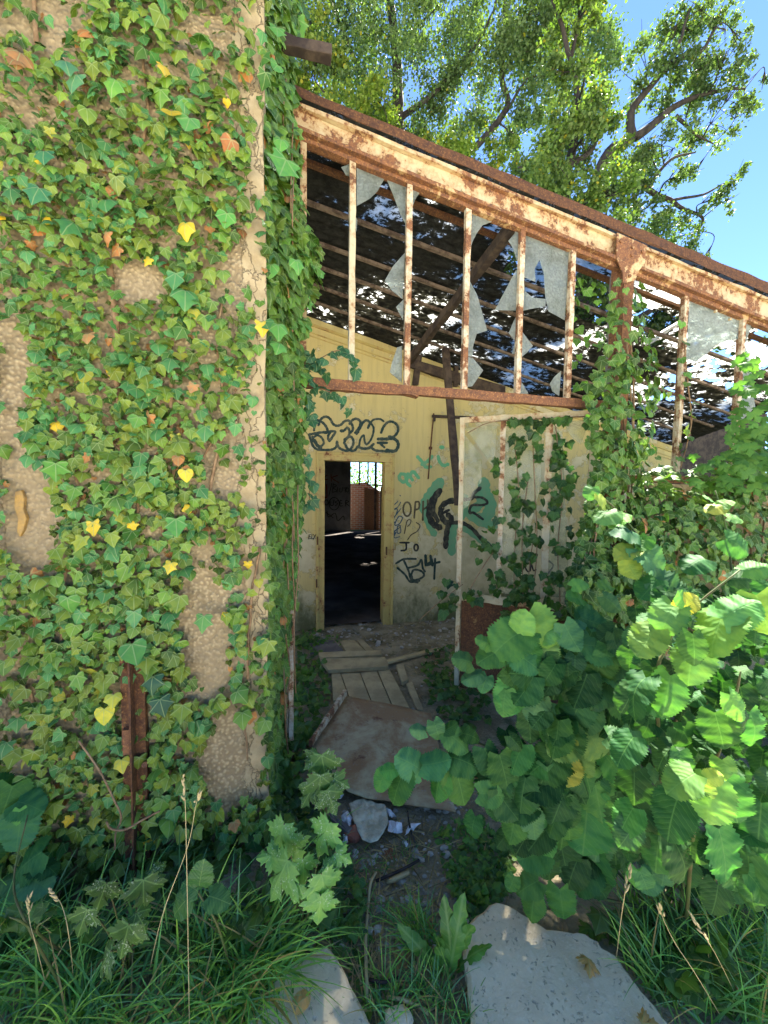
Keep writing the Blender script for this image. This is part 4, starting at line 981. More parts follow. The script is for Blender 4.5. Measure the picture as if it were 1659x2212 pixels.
def climber(pts, n, r, wob=.004):
    q = [FW(x, y, n) for x, y in pts]; q = smooth_line(q, 5); q = [p+np.array([noise.noise(Vector(p*14))*wob*2, 0, 0]) for p in q]
    mb.tube(q, np.linspace(r, r*.7, len(q)), 6)
for pts, r in (([(372,600),(371,660),(372,700),(366,745),(368,800),(372,930),(378,1000),(360,1080),(350,1190)], .011), ([(235,560),(238,620),(250,690),(246,760),(256,860),(262,950),(250,1040)], .014), ([(560,1180),(548,1260),(540,1330),(535,1430),(530,1560),(535,1640)], .006), ([(130,1400),(140,1240),(170,1130),(160,1000),(140,900)], .007),
     ([(440,1150),(470,980),(490,900),(470,760),(480,640)], .007), ([(510,840),(470,930),(430,1010)], .006), ([(300,330),(320,250),(310,140),(300,40)], .007), ([(80,100),(75,40),(70,-40)], .009), ([(430,380),(450,330),(440,230)], .006), ([(165,770),(150,650),(165,560)], .006), ([(290,1160),(300,1060),(285,960)], .006), ([(60,1480),(90,1560),(120,1640),(110,1740)], .006), ([(440,140),(460,100)], .01), ([(360,1640),(380,1720),(360,1800)], .008)):
    climber(pts, PN-.016, r)
q = [FW(x, y, PN-.14) for x, y in ((230,1775),(240,1790),(270,1792),(310,1770),(345,1752))]; mb.tube(smooth_line(q), .0038, 6)
q = [FW(x, y, PN-.12) for x, y in ((248,1835),(250,1800),(262,1765),(245,1725),(215,1665),(170,1600))]; mb.tube(smooth_line(q), .0036, 6)
for i in range(260):                                   # hairy rootlets along the thick stem
    y = random.uniform(590, 960); x = 248+8*math.sin(y*.02)+random.uniform(-12, 12); p = FW(x, y, PN-.02); d = np.array([random.uniform(-.02, .02), -.008, random.uniform(-.016, .012)]); mb.tube([p, p+d*.6, p+d+ZH*-.004], .0011, 3)
mb.build('stem', M['stem'], IV, smooth=True)

# --- ivy hanging round the pier's corner
IV2 = root('ivy', W(PU1+.02, -.3, 0), 'ivy curtain hanging round the corner between the pier and the window band', 'ivy')
lv2 = Leaves()
EDGE = [(-60,652),(0,652),(100,636),(150,628),(200,630),(300,640),(400,640),(450,650),(500,672),(540,690),(580,695),(620,680),(660,668),(700,660),(760,655),(820,662),(880,660),(950,655),(1050,655),(1100,650),(1200,642),(1300,632),(1400,618),(1500,612),(1700,600),(1800,600)]
def edge(y): return float(np.interp(y, [e[0] for e in EDGE], [e[1] for e in EDGE]))
RIGHTW = UH
for k in range(3400):
    y = random.uniform(-400, 1780); e = edge(y); s = random.random()
    x = 566+(e-566)*s**.8+random.gauss(0, 3)
    n = -.50+.44*min(1, max(0, (x-570)/max(30, e-566)))+random.uniform(-.06, .05)
    if x < 578: n = min(n, -.5)
    br = random.random(); t = grn(1, .8+.35*br, .35)[0]
    if s > .82 and br > .8: t = np.array([.10,.27,.06])
    if random.random() < .012: t = np.array([.35,.17,.06])
    add_ivy(x, y, n, random.uniform(.045, .085)*(1.15 if y < 700 else .95), t, FRONT*.7+UH*.75, (0.1, 0, -1), .4, .35, lv2)
for (x, y, s) in ((618,345,.17),(608,300,.09),(598,60,.09),(600,140,.08),(640,560,.09),(600,700,.11),(605,740,.1),(585,570,.1),(575,920,.08),(560,1290,.06)): add_ivy(x, y, -.56, s*.8, np.array((.09,.27,.06)), FRONT+UH*.3, tn=.2, tt=.2, lvs=lv2)
for path in ([(655,790),(690,775),(730,755),(762,765),(770,800)], [(660,800),(672,830),(700,840),(735,850),(752,878)], [(655,760),(672,765),(700,800)], [(660,850),(670,880),(668,905)], [(650,960),(668,1010),(672,1060),(660,1090)]):
    pp = smooth_line(path, 3)
    mbq = MB()
    for i, p in enumerate(pp): add_ivy(p[0]+random.uniform(-5, 5), p[1]+random.uniform(-3, 10), -.06+random.uniform(-.03, .03), random.uniform(.06, .085), np.array((.03,.10,.045))*random.uniform(.8, 1.5), FRONT, (.2, 0, -1), .35, .4, lv2)
lv2.build('leaves', M['ivy'], IV2)
mb = MB()
for i in range(24):
    x = random.uniform(584, 640); y0 = random.uniform(-60, 1300); mb.tube(smooth_line([FW(x+random.uniform(-6, 6), y0+j*90, -.2+random.uniform(-.1, .1)) for j in range(6)], 3), .004, 5)
for path in ([(645,795),(690,775),(730,757),(762,770)], [(650,800),(672,830),(700,842),(735,855)], [(640,960),(668,1010),(668,1080)]): mb.tube(smooth_line([FW(x, y, -.05) for x, y in path], 4), .003, 5)
for x in (588, 596): mb.tube(smooth_line([FW(x+random.uniform(-3, 3), y, -.15) for y in range(1200, 1860, 80)], 3), .008, 5)
mb.build('stem', M['stem'], IV2, smooth=True)

# --- ivy on the column
IV3 = root('ivy', W(cu, -.05, FLOOR), 'ivy wrapped thickly round the rusty steel column', 'ivy')
lv3 = Leaves()
CW = [(580,1325,1372),(640,1318,1392),(700,1310,1402),(760,1305,1415),(820,1268,1425),(870,1262,1425),(930,1268,1410),(1000,1278,1400),(1060,1275,1400),(1120,1262,1400),(1200,1240,1400),(1320,1215,1400)]
for k in range(1050):
    y = 600+730*random.random()**.75; l = np.interp(y, [c[0] for c in CW], [c[1] for c in CW]); r = np.interp(y, [c[0] for c in CW], [c[2] for c in CW])
    x = random.uniform(l, r); a = (x-(l+r)/2)/((r-l)/2+1e-6)
    if y < 760 and 1340 < x < 1366 and random.random() < .85: continue
    if y < 740 and random.random() < .45: continue
    n = -.06-.14*math.sqrt(max(0, 1-a*a))+random.uniform(-.05, .05)
    if random.random() < .15: n = .12
    t = grn(1, .85, .15)[0]
    add_ivy(x, y, n, random.uniform(.05, .09), t, FRONT+UH*a*.8, (0, 0, -1), .4, .4, lv3)
for k in range(120):
    x, y = random.uniform(1225, 1345), random.uniform(600, 880)
    if noise.noise(Vector((x*.02, y*.02, 3))) < .0: continue
    add_ivy(x, y, random.uniform(.08, .35), random.uniform(.05, .085), np.array((.09,.22,.03))*random.uniform(.7, 1.2), FRONT+ZH*.4, (0, 0, -1), .5, .5, lv3)
for path in ([(1395,845),(1420,830),(1440,850)], [(1390,1000),(1406,960),(1425,1000)], [(1475,700+0),(1480,830),(1492,900),(1480,960),(1466,1000)]):
    for p in smooth_line(path, 4): add_ivy(p[0]+random.uniform(-9, 9), p[1]+random.uniform(-6, 8), -.05, random.uniform(.05, .08), grn(1, 1.1, .5)[0], FRONT, lvs=lv3)
lv3.build('leaves', M['ivy'], IV3)
mb = MB()
for k in range(7):
    x = 1345+random.uniform(-18, 18); mb.tube(smooth_line([FW(x+8*math.sin(j*.9+k), 1330-j*85, -.05-.02*(j % 2)) for j in range(8)], 4), .007, 6)
mb.tube(smooth_line([FW(x, y, -.04) for x, y in ((1470,1010),(1484,960),(1494,905),(1486,830),(1478,740))], 4), .005, 5)
mb.build('stem', M['stem'], IV3, smooth=True)

# --- ivy mound over the parapet
IV4 = root('ivy', W(3.0, -.1, FLOOR), 'ivy mound smothering the low wall between the column and the shrub', 'ivy')
lv4 = Leaves()
TOPL = [(1375,1035),(1400,1012),(1440,1005),(1480,1015),(1520,1000),(1560,985),(1600,960),(1660,930),(1760,900)]
for k in range(3800):
    x = random.uniform(1240, 1750) if k < 2300 else random.uniform(1750, 2500); yt = np.interp(x, [t[0] for t in TOPL], [t[1] for t in TOPL]) if x > 1375 else 1120
    s = random.random()**1.25; y = yt+(1420-yt)*s
    if x < 1375 and y < 1150+(1375-x)*.8: continue
    n = -.06-.28*min(1, s*2.2)+random.uniform(-.08, .06)
    if s < .1: n = random.uniform(-.28, .16)
    t = grn(1, .85, .2)[0]
    if random.random() < .014: t = np.array([.35,.17,.06])
    add_ivy(x, y, n, random.uniform(.055, .095)*(1.0 if s < .25 else .95), t, FRONT*(.45 if s < .14 else 1)+ZH*(1.1 if s < .14 else .2), (0, 0, -1) if s > .14 else (random.uniform(-1, 1), -.6, -.5), .4, .42, lv4)
lv4.build('leaves', M['ivy'], IV4)
mb = MB()
for k in range(16):
    x = random.uniform(1240, 1640); mb.tube(smooth_line([FW(x+random.uniform(-8, 8)+j*3, 1400-j*70, -.16+random.uniform(-.04, .04)) for j in range(5)], 3), .006, 5)
mb.build('stem', M['stem'], IV4, smooth=True)

# --- ivy on the door leaf
IV5 = root('ivy', HB*.5+EB*.5+ZH*FLOOR, 'thin dark ivy strands hanging over the open glazed door', 'ivy')
lv5 = Leaves(); mb = MB()
def add_ld(x, y, size, t, off=-.03):
    p = LP(x, y)+(CAM-LP(x, y))/np.linalg.norm(CAM-LP(x, y))*abs(off); T, N = frame(VIEW(p)+ZH*.35, (0, 0, -1), .4, .45); lv5.add(random.choice(IVYK), p, T, N, size, t)
for (x0, x1, y0, y1, num) in ((1095,1140,935,1100,55),(1135,1215,905,1000,45),(1065,1110,960,1260,75),(1110,1235,1040,1180,115),(1105,1160,1180,1300,55),(1180,1235,930,1250,85),(1200,1240,1180,1300,40),(985,1300,1235,1295,105),(950,985,1250,1330,30),(1060,1240,1290,1420,110),(1100,1290,885,915,45),(1020,1075,1120,1260,26)):
    for i in range(num):
        x, y = random.uniform(x0, x1), random.uniform(y0, y1)
        if noise.noise(Vector((x*.035, y*.03, 6))) < -.02 or ((1078 < x < 1092 or 1174 < x < 1190) and y < 1250 and random.random() < .7): continue
        add_ld(x, y, random.uniform(.05, .085), grn(1, .55, .05)[0]*np.array([.85, 1, 1.15]), random.uniform(.02, .12))
for pts in ([(1110,1300),(1112,1180),(1120,1060),(1112,960)], [(1150,1300),(1160,1180),(1155,1050),(1150,930)], [(1130,1290),(1128,1150),(1140,1040)], [(1210,1300),(1205,1180),(1215,1060),(1200,920)], [(1000,1300),(1040,1230),(1075,1180)], [(1010,935),(1060,912),(1150,900),(1280,888)], [(1140,1290),(1145,1210),(1160,1130)], [(905,1340),(950,1300),(1000,1262)]):
    mb.tube(smooth_line([LP(*p)+(CAM-LP(*p))*.012 for p in pts], 4), .004, 5)
lv5.build('leaves', M['ivy_thin'], IV5); mb.build('stem', M['stem'], IV5, smooth=True)

# --- hazel: leaves placed one by one (x, y, length in px, tip direction in degrees clockwise from up, distance, tint painting it lit or shaded)
def hazel_leaf(lvs, x, y, L_, ang, depth, tint, tilt=None, tpl=None, roll=None, face=None):
    if x < 1345 and depth < 1.36: depth = 1.36+(depth-1.0)*.2
    p = at(x, y, depth); size = L_*depth/FPX*(.5+.5*cosv(x, y))*(.86 if x < 1345 else .74)
    a = R(ang); t2 = _r*math.sin(a)+_u*math.cos(a); v = VIEW(p)
    N = v*.95+ZH*.55+rng.normal(0, .28, 3) if face is None else np.asarray(face)+rng.normal(0, .15, 3)
    T = t2+v*(.25 if tilt is None else tilt)
    base = p-T/np.linalg.norm(T)*size*.5
    lvs.add(tpl or f'hazel{random.randrange(8)}', base, T, N, size, np.asarray(tint)); return base
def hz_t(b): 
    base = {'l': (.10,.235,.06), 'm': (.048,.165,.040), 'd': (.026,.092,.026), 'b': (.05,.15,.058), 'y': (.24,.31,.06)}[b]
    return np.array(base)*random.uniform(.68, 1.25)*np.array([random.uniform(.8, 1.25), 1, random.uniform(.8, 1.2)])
HZ = root('hazel_bush', (.95, 1.15, 0), 'hazel bush with big round toothed leaves, partly sunlit, beside the path', 'bush')
lh = Leaves(); mb = MB()
L1 = [(1095,1385,150,235,1.25,'l'),(1165,1375,150,150,1.25,'l'),(1128,1345,85,10,1.2,'l'),(1190,1365,70,60,1.22,'l'),(1060,1415,110,245,1.27,'m'),(1175,1420,110,165,1.27,'l'),(1105,1505,120,186,1.2,'m'),(1135,1470,95,160,1.3,'b'),(1155,1565,120,175,1.3,'d'),(1045,1385,55,300,1.3,'l'),
 (1000,1425,70,285,1.35,'b'),(1018,1462,75,250,1.35,'b'),(1045,1480,60,200,1.35,'b'),(1280,1375,80,90,1.5,'b'),(1300,1400,75,110,1.5,'b'),(1245,1365,70,260,1.5,'b'),(1215,1395,70,250,1.5,'d'),
 (1440,1338,115,205,.98,'l'),(1395,1388,112,215,.98,'l'),(1545,1368,165,200,.92,'l'),(1492,1432,150,190,.95,'l'),(1500,1405,105,175,.90,'m'),(1600,1312,130,60,.9,'l'),(1650,1330,140,160,.9,'l'),(1490,1300,70,60,.97,'y'),(1470,1290,60,330,.97,'l'),(1640,1225,90,80,1.0,'l'),
 (1440,1505,140,190,.98,'m'),(1368,1500,140,205,1.02,'d'),(1340,1430,125,250,1.1,'b'),(1310,1400,110,100,1.15,'b'),(1270,1478,135,250,1.12,'b'),(1340,1465,110,110,1.12,'b'),(1325,1565,120,180,1.1,'d'),(1245,1535,100,200,1.15,'b'),
 (1212,1612,90,240,1.05,'l'),(1288,1612,100,150,1.03,'l'),(1228,1672,72,185,1.02,'y'),(1262,1652,60,15,1.02,'l'),(1190,1692,62,190,1.02,'y'),(1252,1592,55,120,1.02,'y'),(1270,1690,100,165,1.06,'m'),(1170,1650,90,230,1.1,'m'),(1330,1660,95,140,1.08,'m'),
 (1597,1532,100,150,.95,'l'),(1555,1580,120,165,.98,'m'),(1567,1668,75,165,.95,'l'),(1632,1580,120,170,1.0,'m'),(1500,1620,120,150,1.05,'d'),
 (1532,1738,140,186,.80,'l'),(1547,1678,55,80,.79,'y'),(1537,1712,40,170,.79,'y'),(1470,1690,125,235,.82,'l'),(1585,1745,150,160,.84,'m'),(1450,1770,150,195,.88,'d'),(1565,1850,170,170,.88,'m'),(1640,1790,170,185,.9,'d'),(1480,1870,150,160,.92,'d'),(1620,1900,150,175,.9,'d'),
 (1265,1785,160,185,1.0,'m'),(1290,1720,130,170,1.03,'m'),(1370,1720,140,180,1.02,'d'),(1360,1800,160,185,1.0,'d'),(1330,1850,120,170,1.0,'d'),(1420,1840,150,190,.96,'d'),
 (1108,1790,80,190,1.02,'m'),(1170,1810,105,150,1.0,'m'),(1060,1715,110,195,1.15,'d'),(1105,1680,100,185,1.15,'d'),(1180,1735,120,190,1.1,'d'),(1215,1815,110,180,1.05,'d'),(1090,1740,90,200,1.2,'d'),(1020,1790,60,190,1.15,'d'),(1125,1720,100,150,1.18,'d'),
 (1150,1965,85,186,.88,'m'),(1140,1915,75,240,.9,'m'),(1105,1910,45,200,.92,'m'),(1215,1962,90,172,.87,'m'),(1235,1890,90,200,.92,'d'),(1290,1880,110,165,.95,'d'),(1185,1880,80,170,.95,'d'),
 (903,1577,60,280,1.3,'b'),(945,1582,65,160,1.32,'b'),(990,1602,75,130,1.3,'b'),(975,1570,55,60,1.35,'d'),(1020,1590,60,110,1.33,'d'),
 (858,1702,92,200,1.12,'m'),(885,1648,82,300,1.14,'b'),(945,1648,85,80,1.14,'b'),(822,1690,55,205,1.1,'m'),(945,1700,85,195,1.12,'m'),(995,1702,100,165,1.1,'m'),(1005,1645,85,110,1.15,'b'),(838,1665,45,260,1.12,'m'),(1060,1650,80,160,1.15,'d')]
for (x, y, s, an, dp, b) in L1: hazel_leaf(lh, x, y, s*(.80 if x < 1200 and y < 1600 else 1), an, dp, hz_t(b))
random.seed(11)
POLY = [(1075,1500),(1110,1420),(1240,1360),(1330,1370),(1420,1300),(1560,1260),(1700,1200),(1720,1960),(1560,1960),(1450,1900),(1330,1930),(1220,1890),(1100,1840),(1040,1770),(1090,1620)]
k = 0
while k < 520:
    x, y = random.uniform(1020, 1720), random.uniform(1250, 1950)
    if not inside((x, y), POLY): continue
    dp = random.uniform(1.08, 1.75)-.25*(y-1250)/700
    hazel_leaf(lh, x, y, random.uniform(65, 110)/dp, random.gauss(185, 35), dp, hz_t(random.choice('ddddbm'))*(.62 if dp > 1.3 else .9), face=VIEW(at(x, y, dp))+ZH*.6+np.array([random.gauss(0, .3), random.gauss(0, .3), 0])); k += 1  # deeper fill leaves tinted darker, painting the shade inside the bush
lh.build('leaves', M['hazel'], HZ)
def hstem(pts, r0=.008, r1=.003):
    q = smooth_line([at(x, y, d) for x, y, d in pts], 5); mb.tube(q, np.linspace(r0, r1, len(q)), 6)
hb = np.array([1.15, 1.35, 0])
def from_base(pts, r0=.006, r1=.002, b=None):
    b = hb if b is None else b
    q = smooth_line([b+np.array([random.uniform(-.12, .12), random.uniform(-.1, .1), 0])]+[at(x, y, (1.40+(d-1)*.2 if x < 1345 and 600 < y and b is hb and d < 1.40 else d+.04)) for x, y, d in pts], 5); mb.tube(q, np.linspace(r0, r1, len(q)), 6)
from_base([(1170,1600,1.38),(1165,1480,1.3),(1170,1400,1.26),(1178,1345,1.23)]); from_base([(1270,1540,1.2),(1300,1450,1.15),(1340,1380,1.12)]); from_base([(1300,1690,1.1),(1262,1640,1.06),(1225,1600,1.04)]); from_base([(1420,1520,1.05),(1440,1400,1.0),(1490,1320,.96),(1600,1230,.95)])
from_base([(1560,1600,1.0),(1590,1500,.96),(1600,1450,.95)]); from_base([(1500,1780,.92),(1535,1720,.82),(1540,1665,.79)]); from_base([(1150,1720,1.2),(1060,1690,1.16),(960,1665,1.15),(840,1675,1.12)]); from_base([(1250,1930,1.0),(1190,1920,.92),(1130,1910,.9)]); from_base([(1100,1650,1.35),(1010,1600,1.33),(905,1575,1.32)])
from_base([(1530,1500,1.2),(1545,1380,1.1),(1560,1290,1.05)]); from_base([(1330,1850,1.05),(1240,1790,1.02)])
mb.build('stem', M['greenstem'], HZ, smooth=True)
# a tall shoot with blue-green leaves in front of the ivy mound
HS = root('hazel_shoot', (.9, 1.6, 0), 'slim hazel shoot with large blue-green leaves in front of the ivy mound', 'shoot')
lh = Leaves(); mb = MB()
for (x, y, s, an, dp, b) in [(1298,1078,45,320,1.52,'y'),(1310,1112,75,250,1.5,'l'),(1340,1120,60,70,1.5,'l'),(1372,1150,110,110,1.45,'b'),(1412,1212,125,130,1.4,'b'),(1350,1192,75,250,1.42,'y'),(1365,1230,70,150,1.4,'y'),(1455,1282,130,125,1.36,'b'),(1400,1275,95,220,1.36,'m'),(1275,1065,40,200,1.53,'l'),(1390,1175,60,210,1.42,'l')]:
    hazel_leaf(lh, x, y, s, an, dp, hz_t(b), face=VIEW(at(x, y, dp))*.7+ZH*.9)
for (x, y, s, an, dp, b) in [(1545,1095,70,250,1.6,'y'),(1530,1075,40,300,1.62,'l'),(1570,1085,50,60,1.6,'l'),(1500,1215,90,245,1.55,'m'),(1600,1180,90,120,1.55,'m'),(1625,1250,95,130,1.5,'b'),(1510,1330,95,250,1.5,'m'),(1590,1120,50,100,1.58,'l')]:
    hazel_leaf(lh, x, y, s, an, dp, hz_t(b), face=VIEW(at(x, y, dp))*.6+ZH*.9)
for (x, y, s, an, dp, b) in [(1240,1290,50,280,1.6,'m'),(1285,1345,75,110,1.55,'b'),(1262,1330,60,250,1.58,'b'),(1325,1305,60,130,1.55,'b'),(1255,1262,45,80,1.62,'l'),(1305,1265,40,270,1.6,'l')]: hazel_leaf(lh, x, y, s, an, dp, hz_t(b))
lh.build('leaves', M['hazel'], HS)
from_base([(1480,1500,1.4),(1455,1300,1.37),(1400,1190,1.43),(1340,1110,1.5),(1290,1065,1.53)], .007, .0025, np.array([.95,1.6,0])); from_base([(1590,1500,1.5),(1585,1300,1.52),(1570,1150,1.58),(1545,1060,1.62)], .007, .0025, np.array([1.4,1.7,0])); from_base([(1265,1500,1.5),(1262,1380,1.56),(1258,1260,1.6)], .006, .002, np.array([.8,1.65,0]))
mb.build('stem', M['greenstem'], HS, smooth=True)
# hazel at the near edge, left
HL = root('hazel_bush', (-1.15, 1.15, 0), 'shaded hazel sprig with dull round leaves below the pier', 'bush')
lh = Leaves(); mb = MB()
for (x, y, s, an, dp, b) in [(65,1740,95,110,1.2,'d'),(10,1745,120,200,1.2,'d'),(40,1800,110,190,1.15,'b'),(40,1765,45,190,1.1,'m'),(15,1800,100,200,1.12,'b'),(50,1870,110,230,1.1,'d'),(85,1910,90,120,1.05,'b'),(95,1945,80,130,1.03,'b'),(60,2030,130,200,.92,'b'),(15,1990,110,200,.95,'b'),(118,1985,55,190,.95,'m'),(20,1900,90,260,1.1,'b'),(100,1870,80,100,1.15,'d'),(-20,1840,110,180,1.1,'d'),(5,1700,90,330,1.25,'d'),(-20,2060,110,200,.95,'d')]:
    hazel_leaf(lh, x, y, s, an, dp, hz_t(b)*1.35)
lh.build('leaves', M['hazel'], HL)
bl = np.array([-1.05, 1.15, 0])
for p in ([(60,2000,1.0),(30,1900,1.1),(60,1760,1.2)], [(80,2010,.97),(110,1980,.95)], [(60,2000,1.0),(20,1980,.98)]): from_base(p, .004, .002, bl)
mb.build('stem', M['greenstem'], HL, smooth=True)

# --- maple seedlings
def maple(name, loc, label, items, stems, dark=1.0, mat='maple', cat='seedling', grp=None, wt=(.095,.235,.06)):
    rt = root(name, loc, label, cat, grp); lm = Leaves(); m = MB()
    for (x, y, s, an, dp) in items:
        p = at(x, y, dp); a = R(an); t2 = _r*math.sin(a)+_u*math.cos(a); v = VIEW(p); size = s*dp/FPX*.85*(.4+.6*cosv(x, y))
        N = v+ZH*.55+rng.normal(0, .22, 3); T = t2+v*.15; base = p-T/np.linalg.norm(T)*size*.45
        lm.add(f'maple{random.randrange(3)}', base, T, N, size, np.array(wt)*dark*random.uniform(.85, 1.15))
        if stems: 
            b = np.array(loc); q = smooth_line([b+ZH*.01, b*.4+base*.6+ZH*.03, base], 4); m.tube(q, .0022, 4)
    lm.build('leaves', M[mat], rt)
    if stems: m.build('stem', M['greenstem'], rt, smooth=True)
maple('maple_seedling', GP(655, 2010), 'bright maple seedling with white speckled leaves at the path edge', [(605,1812,95,195,1.15),(640,1835,70,160,1.14),(700,1808,95,200,1.12),(605,1895,120,205,1.05),(655,1880,75,180,1.06),(700,1920,95,170,1.02),(690,1965,90,185,1.0),(715,1880,60,120,1.05),(740,1850,55,120,1.08),(640,1930,60,200,1.02),(580,1850,60,260,1.1)], True, 1.15)
maple('maple_seedling', GP(705, 1800), 'darker maple seedling growing beside the steel sheet', [(700,1660,85,170,1.55),(675,1640,50,220,1.6),(690,1705,85,185,1.5),(715,1730,70,160,1.48),(665,1720,60,210,1.5),(735,1690,50,120,1.52)], True, .62)
maple('maple_seedling', GP(280, 2110), 'dull maple seedling among the grass under the pier', [(270,2030,105,195,.98),(310,1930,95,180,1.08),(220,1935,90,200,1.1),(305,1990,70,150,1.02),(180,1990,85,200,1.02),(340,1890,60,140,1.12),(225,2080,90,210,.92)], True, .48)
maple('maple_sapling', W(3.1, -.2, 0), 'leafy maple sapling growing up past the last window bars', [(random.uniform(1575+max(0,(900-q))*.16,1740), q, random.uniform(22,40), random.gauss(185,45), random.uniform(2.1,2.9)) for q in [random.uniform(770,1060) for _ in range(170)]]+[(random.uniform(1490,1600), random.uniform(985,1060), random.uniform(18,32), random.gauss(185,40), random.uniform(2.3,2.9)) for _ in range(30)], False, .95, 'hazel', 'sapling', None, (.075,.19,.04))
# dock plant
DK = root('dock_plant', GP(965, 2120), 'dock plant with long ribbed leaves at the edge of the broad slab', 'weed')
ld = Leaves(); b0 = GP(968, 2105)
for (x, y, s, an) in ((958,1995,130,-10),(1005,2060,140,14),(900,2080,110,-65),(990,2110,120,35),(935,2050,80,-40),(1040,2120,90,60),(960,2110,90,-15),(870,2055,60,-70)):
    a = R(an); e = at(x, y, 1.12); d = e-b0; ln = s*1.2/FPX; d = (_r*math.sin(a)+_u*math.cos(a))*.8+ZH*.35; base = b0+np.array([random.uniform(-.02,.02), random.uniform(-.02,.02), 0])
    ld.add(f'dock{random.randrange(2)}', base, d+ZH*.02, VIEW(e)+rng.normal(0,.25,3), ln*1.25, np.array((.07,.19,.035))*random.uniform(.85,1.25))
ld.build('leaves', M['weed'], DK)
# bramble
BRm = root('bramble', GP(505, 2120), 'small bramble with three rounded leaflets in the grass', 'bramble'); lb = Leaves(); mb = MB()
for (x, y, s, an) in ((430,1915,55,10),(452,1935,50,110),(405,1940,55,220),(428,1925,40,300)): 
    p = at(x, y, 1.1); a = R(an); T = _r*math.sin(a)+_u*math.cos(a); lb.add('hazel0', p, T, VIEW(p)+ZH*.5, s*1.1/FPX, np.array((.04,.13,.035)))
lb.build('leaves', M['weed'], BRm); mb.tube(smooth_line([GP(505, 2120), at(470,2000,1.1), at(428,1927,1.105)], 4), .003, 5); mb.build('stem', M['greenstem'], BRm)

# --- ground cover: ivy and small weeds on the soil, grass
lg = Leaves()
def cover(num, poly, size, dark, zmax=.12, tpls=None, dens=None):
    xs = [p[0] for p in poly]; ys = [p[1] for p in poly]; k = 0; tries = 0
    while k < num and tries < num*30:
        tries += 1; x, y = random.uniform(min(xs), max(xs)), random.uniform(min(ys), max(ys))
        if not inside((x, y), poly): continue
        p = GG(x, y, 0); p = p+ZH*random.uniform(.005, zmax)*max(.15, .5+noise.noise(Vector(p*4)))
        T, N = frame(ZH*.8+VIEW(p)*.6, (random.uniform(-1, 1), random.uniform(-1, .3), -.2), .4, .4)
        lg.add(random.choice(tpls or IVYK), p, T, N, random.uniform(*size), grn(1, dark*1.6, .2)[0]); k += 1
cover(560, [(600,1420),(665,1370),(690,1400),(705,1450),(710,1500),(690,1570),(668,1640),(645,1700),(600,1760),(560,1760),(590,1500)], (.04,.075), .60, .22)
cover(260, [(905,1420),(985,1390),(1040,1480),(1060,1560),(1000,1590),(940,1540),(915,1480)], (.035,.065), .45, .14)
cover(90, [(650,1345),(690,1350),(700,1395),(660,1420),(640,1390)], (.03,.06), .5, .14)
cover(60, [(690,1380),(730,1370),(740,1400),(700,1430)], (.02,.04), .8, .06)
cover(420, [(940,1790),(1040,1770),(1120,1850),(1090,1940),(1000,1960),(960,1900)], (.018,.04), .75, .06, ['oval', 'ivy20', 'maple0'])
cover(300, [(1270,2010),(1400,1960),(1659,1990),(1659,2190),(1460,2200),(1340,2060)], (.03,.07), .62, .14, ['ivy20', 'maple0', 'maple1', 'ivy00', 'oval'])
cover(520, [(-40,1830),(560,1800),(700,1860),(720,2030),(600,2100),(300,2120),(-40,2150)], (.03,.075), .42, .22)
cover(700, [(1650,1500),(2700,1450),(2700,1900),(1650,2150)], (.03,.08), .6, .16, ['ivy20', 'maple0', 'maple1', 'ivy00', 'oval'])
cover(160, [(700,1800),(745,1850),(790,1960),(780,2040),(690,2020)], (.02,.045), .55, .08)
cover(240, [(560,1740),(640,1700),(700,1760),(720,1830),(600,1860)], (.03,.06), .45, .16)
cover(90, [(1000,1880),(1060,1860),(1080,1960),(1000,2000)], (.02,.04), .7, .06)
cover(70, [(700,2010),(790,1990),(830,2160),(790,2190)], (.02,.04), .55, .05)
gc = lg.build('ground_ivy', M['ivy_thin'], None)
tag(gc, 'low dark ivy and small weeds creeping over the soil', 'ground cover', kind='stuff')
def blades(specs, name, label, kind='stuff', mat='grass'):
    V, F, UV, TT = [], [], [], []; nv = 0
    for (b, d, ln, w, droop, tint) in specs:
        n = 6; d = d/np.linalg.norm(d); side = np.cross(d, VIEW(b)); side /= np.linalg.norm(side)+1e-9
        side = side*.85+np.cross(d, ZH)*.3
        hor = np.array([d[0], d[1], 0]); hor /= np.linalg.norm(hor)+1e-9
        for i in range(n+1):
            t = i/n; p = b+d*ln*t+(hor*.35-ZH)*droop*ln*t*t; h = w*(1-t**2.2)*.5+.0004
            V += [p-side*h, p+side*h]; UV += [(.3, t), (.7, t)]; TT += [tint, tint]
        F += [(nv+2*i, nv+2*i+1, nv+2*i+3, nv+2*i+2) for i in range(n)]; nv += 2*n+2
    V = np.array(V); L_ = np.array([*V[:, :2].mean(0), V[:, 2].min()]); me = bpy.data.meshes.new(name); me.from_pydata((V-L_).tolist(), [], F)
    ul = me.uv_layers.new(name='UVMap'); li = np.zeros(len(me.loops), np.int32); me.loops.foreach_get('vertex_index', li); ul.data.foreach_set('uv', np.array(UV)[li].astype(np.float32).ravel())
    ca = me.color_attributes.new('tint', 'FLOAT_COLOR', 'POINT'); ca.data.foreach_set('color', np.concatenate([np.array(TT), np.ones((len(TT), 1))], 1).astype(np.float32).ravel())
    o = link(name, me, M[mat], None, L_, smooth=True); tag(o, label, 'grass', kind=kind); return o
sp = []
def gt():
    r = random.random()
    if r < .10: return np.array((.36,.29,.12))*random.uniform(.6, 1.1)
    if r < .22: return np.array((.16,.34,.17))*random.uniform(.7, 1.2)
    return np.array((.09,.26,.075))*random.uniform(.5, 1.6) if r < .6 else np.array((.19,.38,.07))*random.uniform(.6, 1.3)
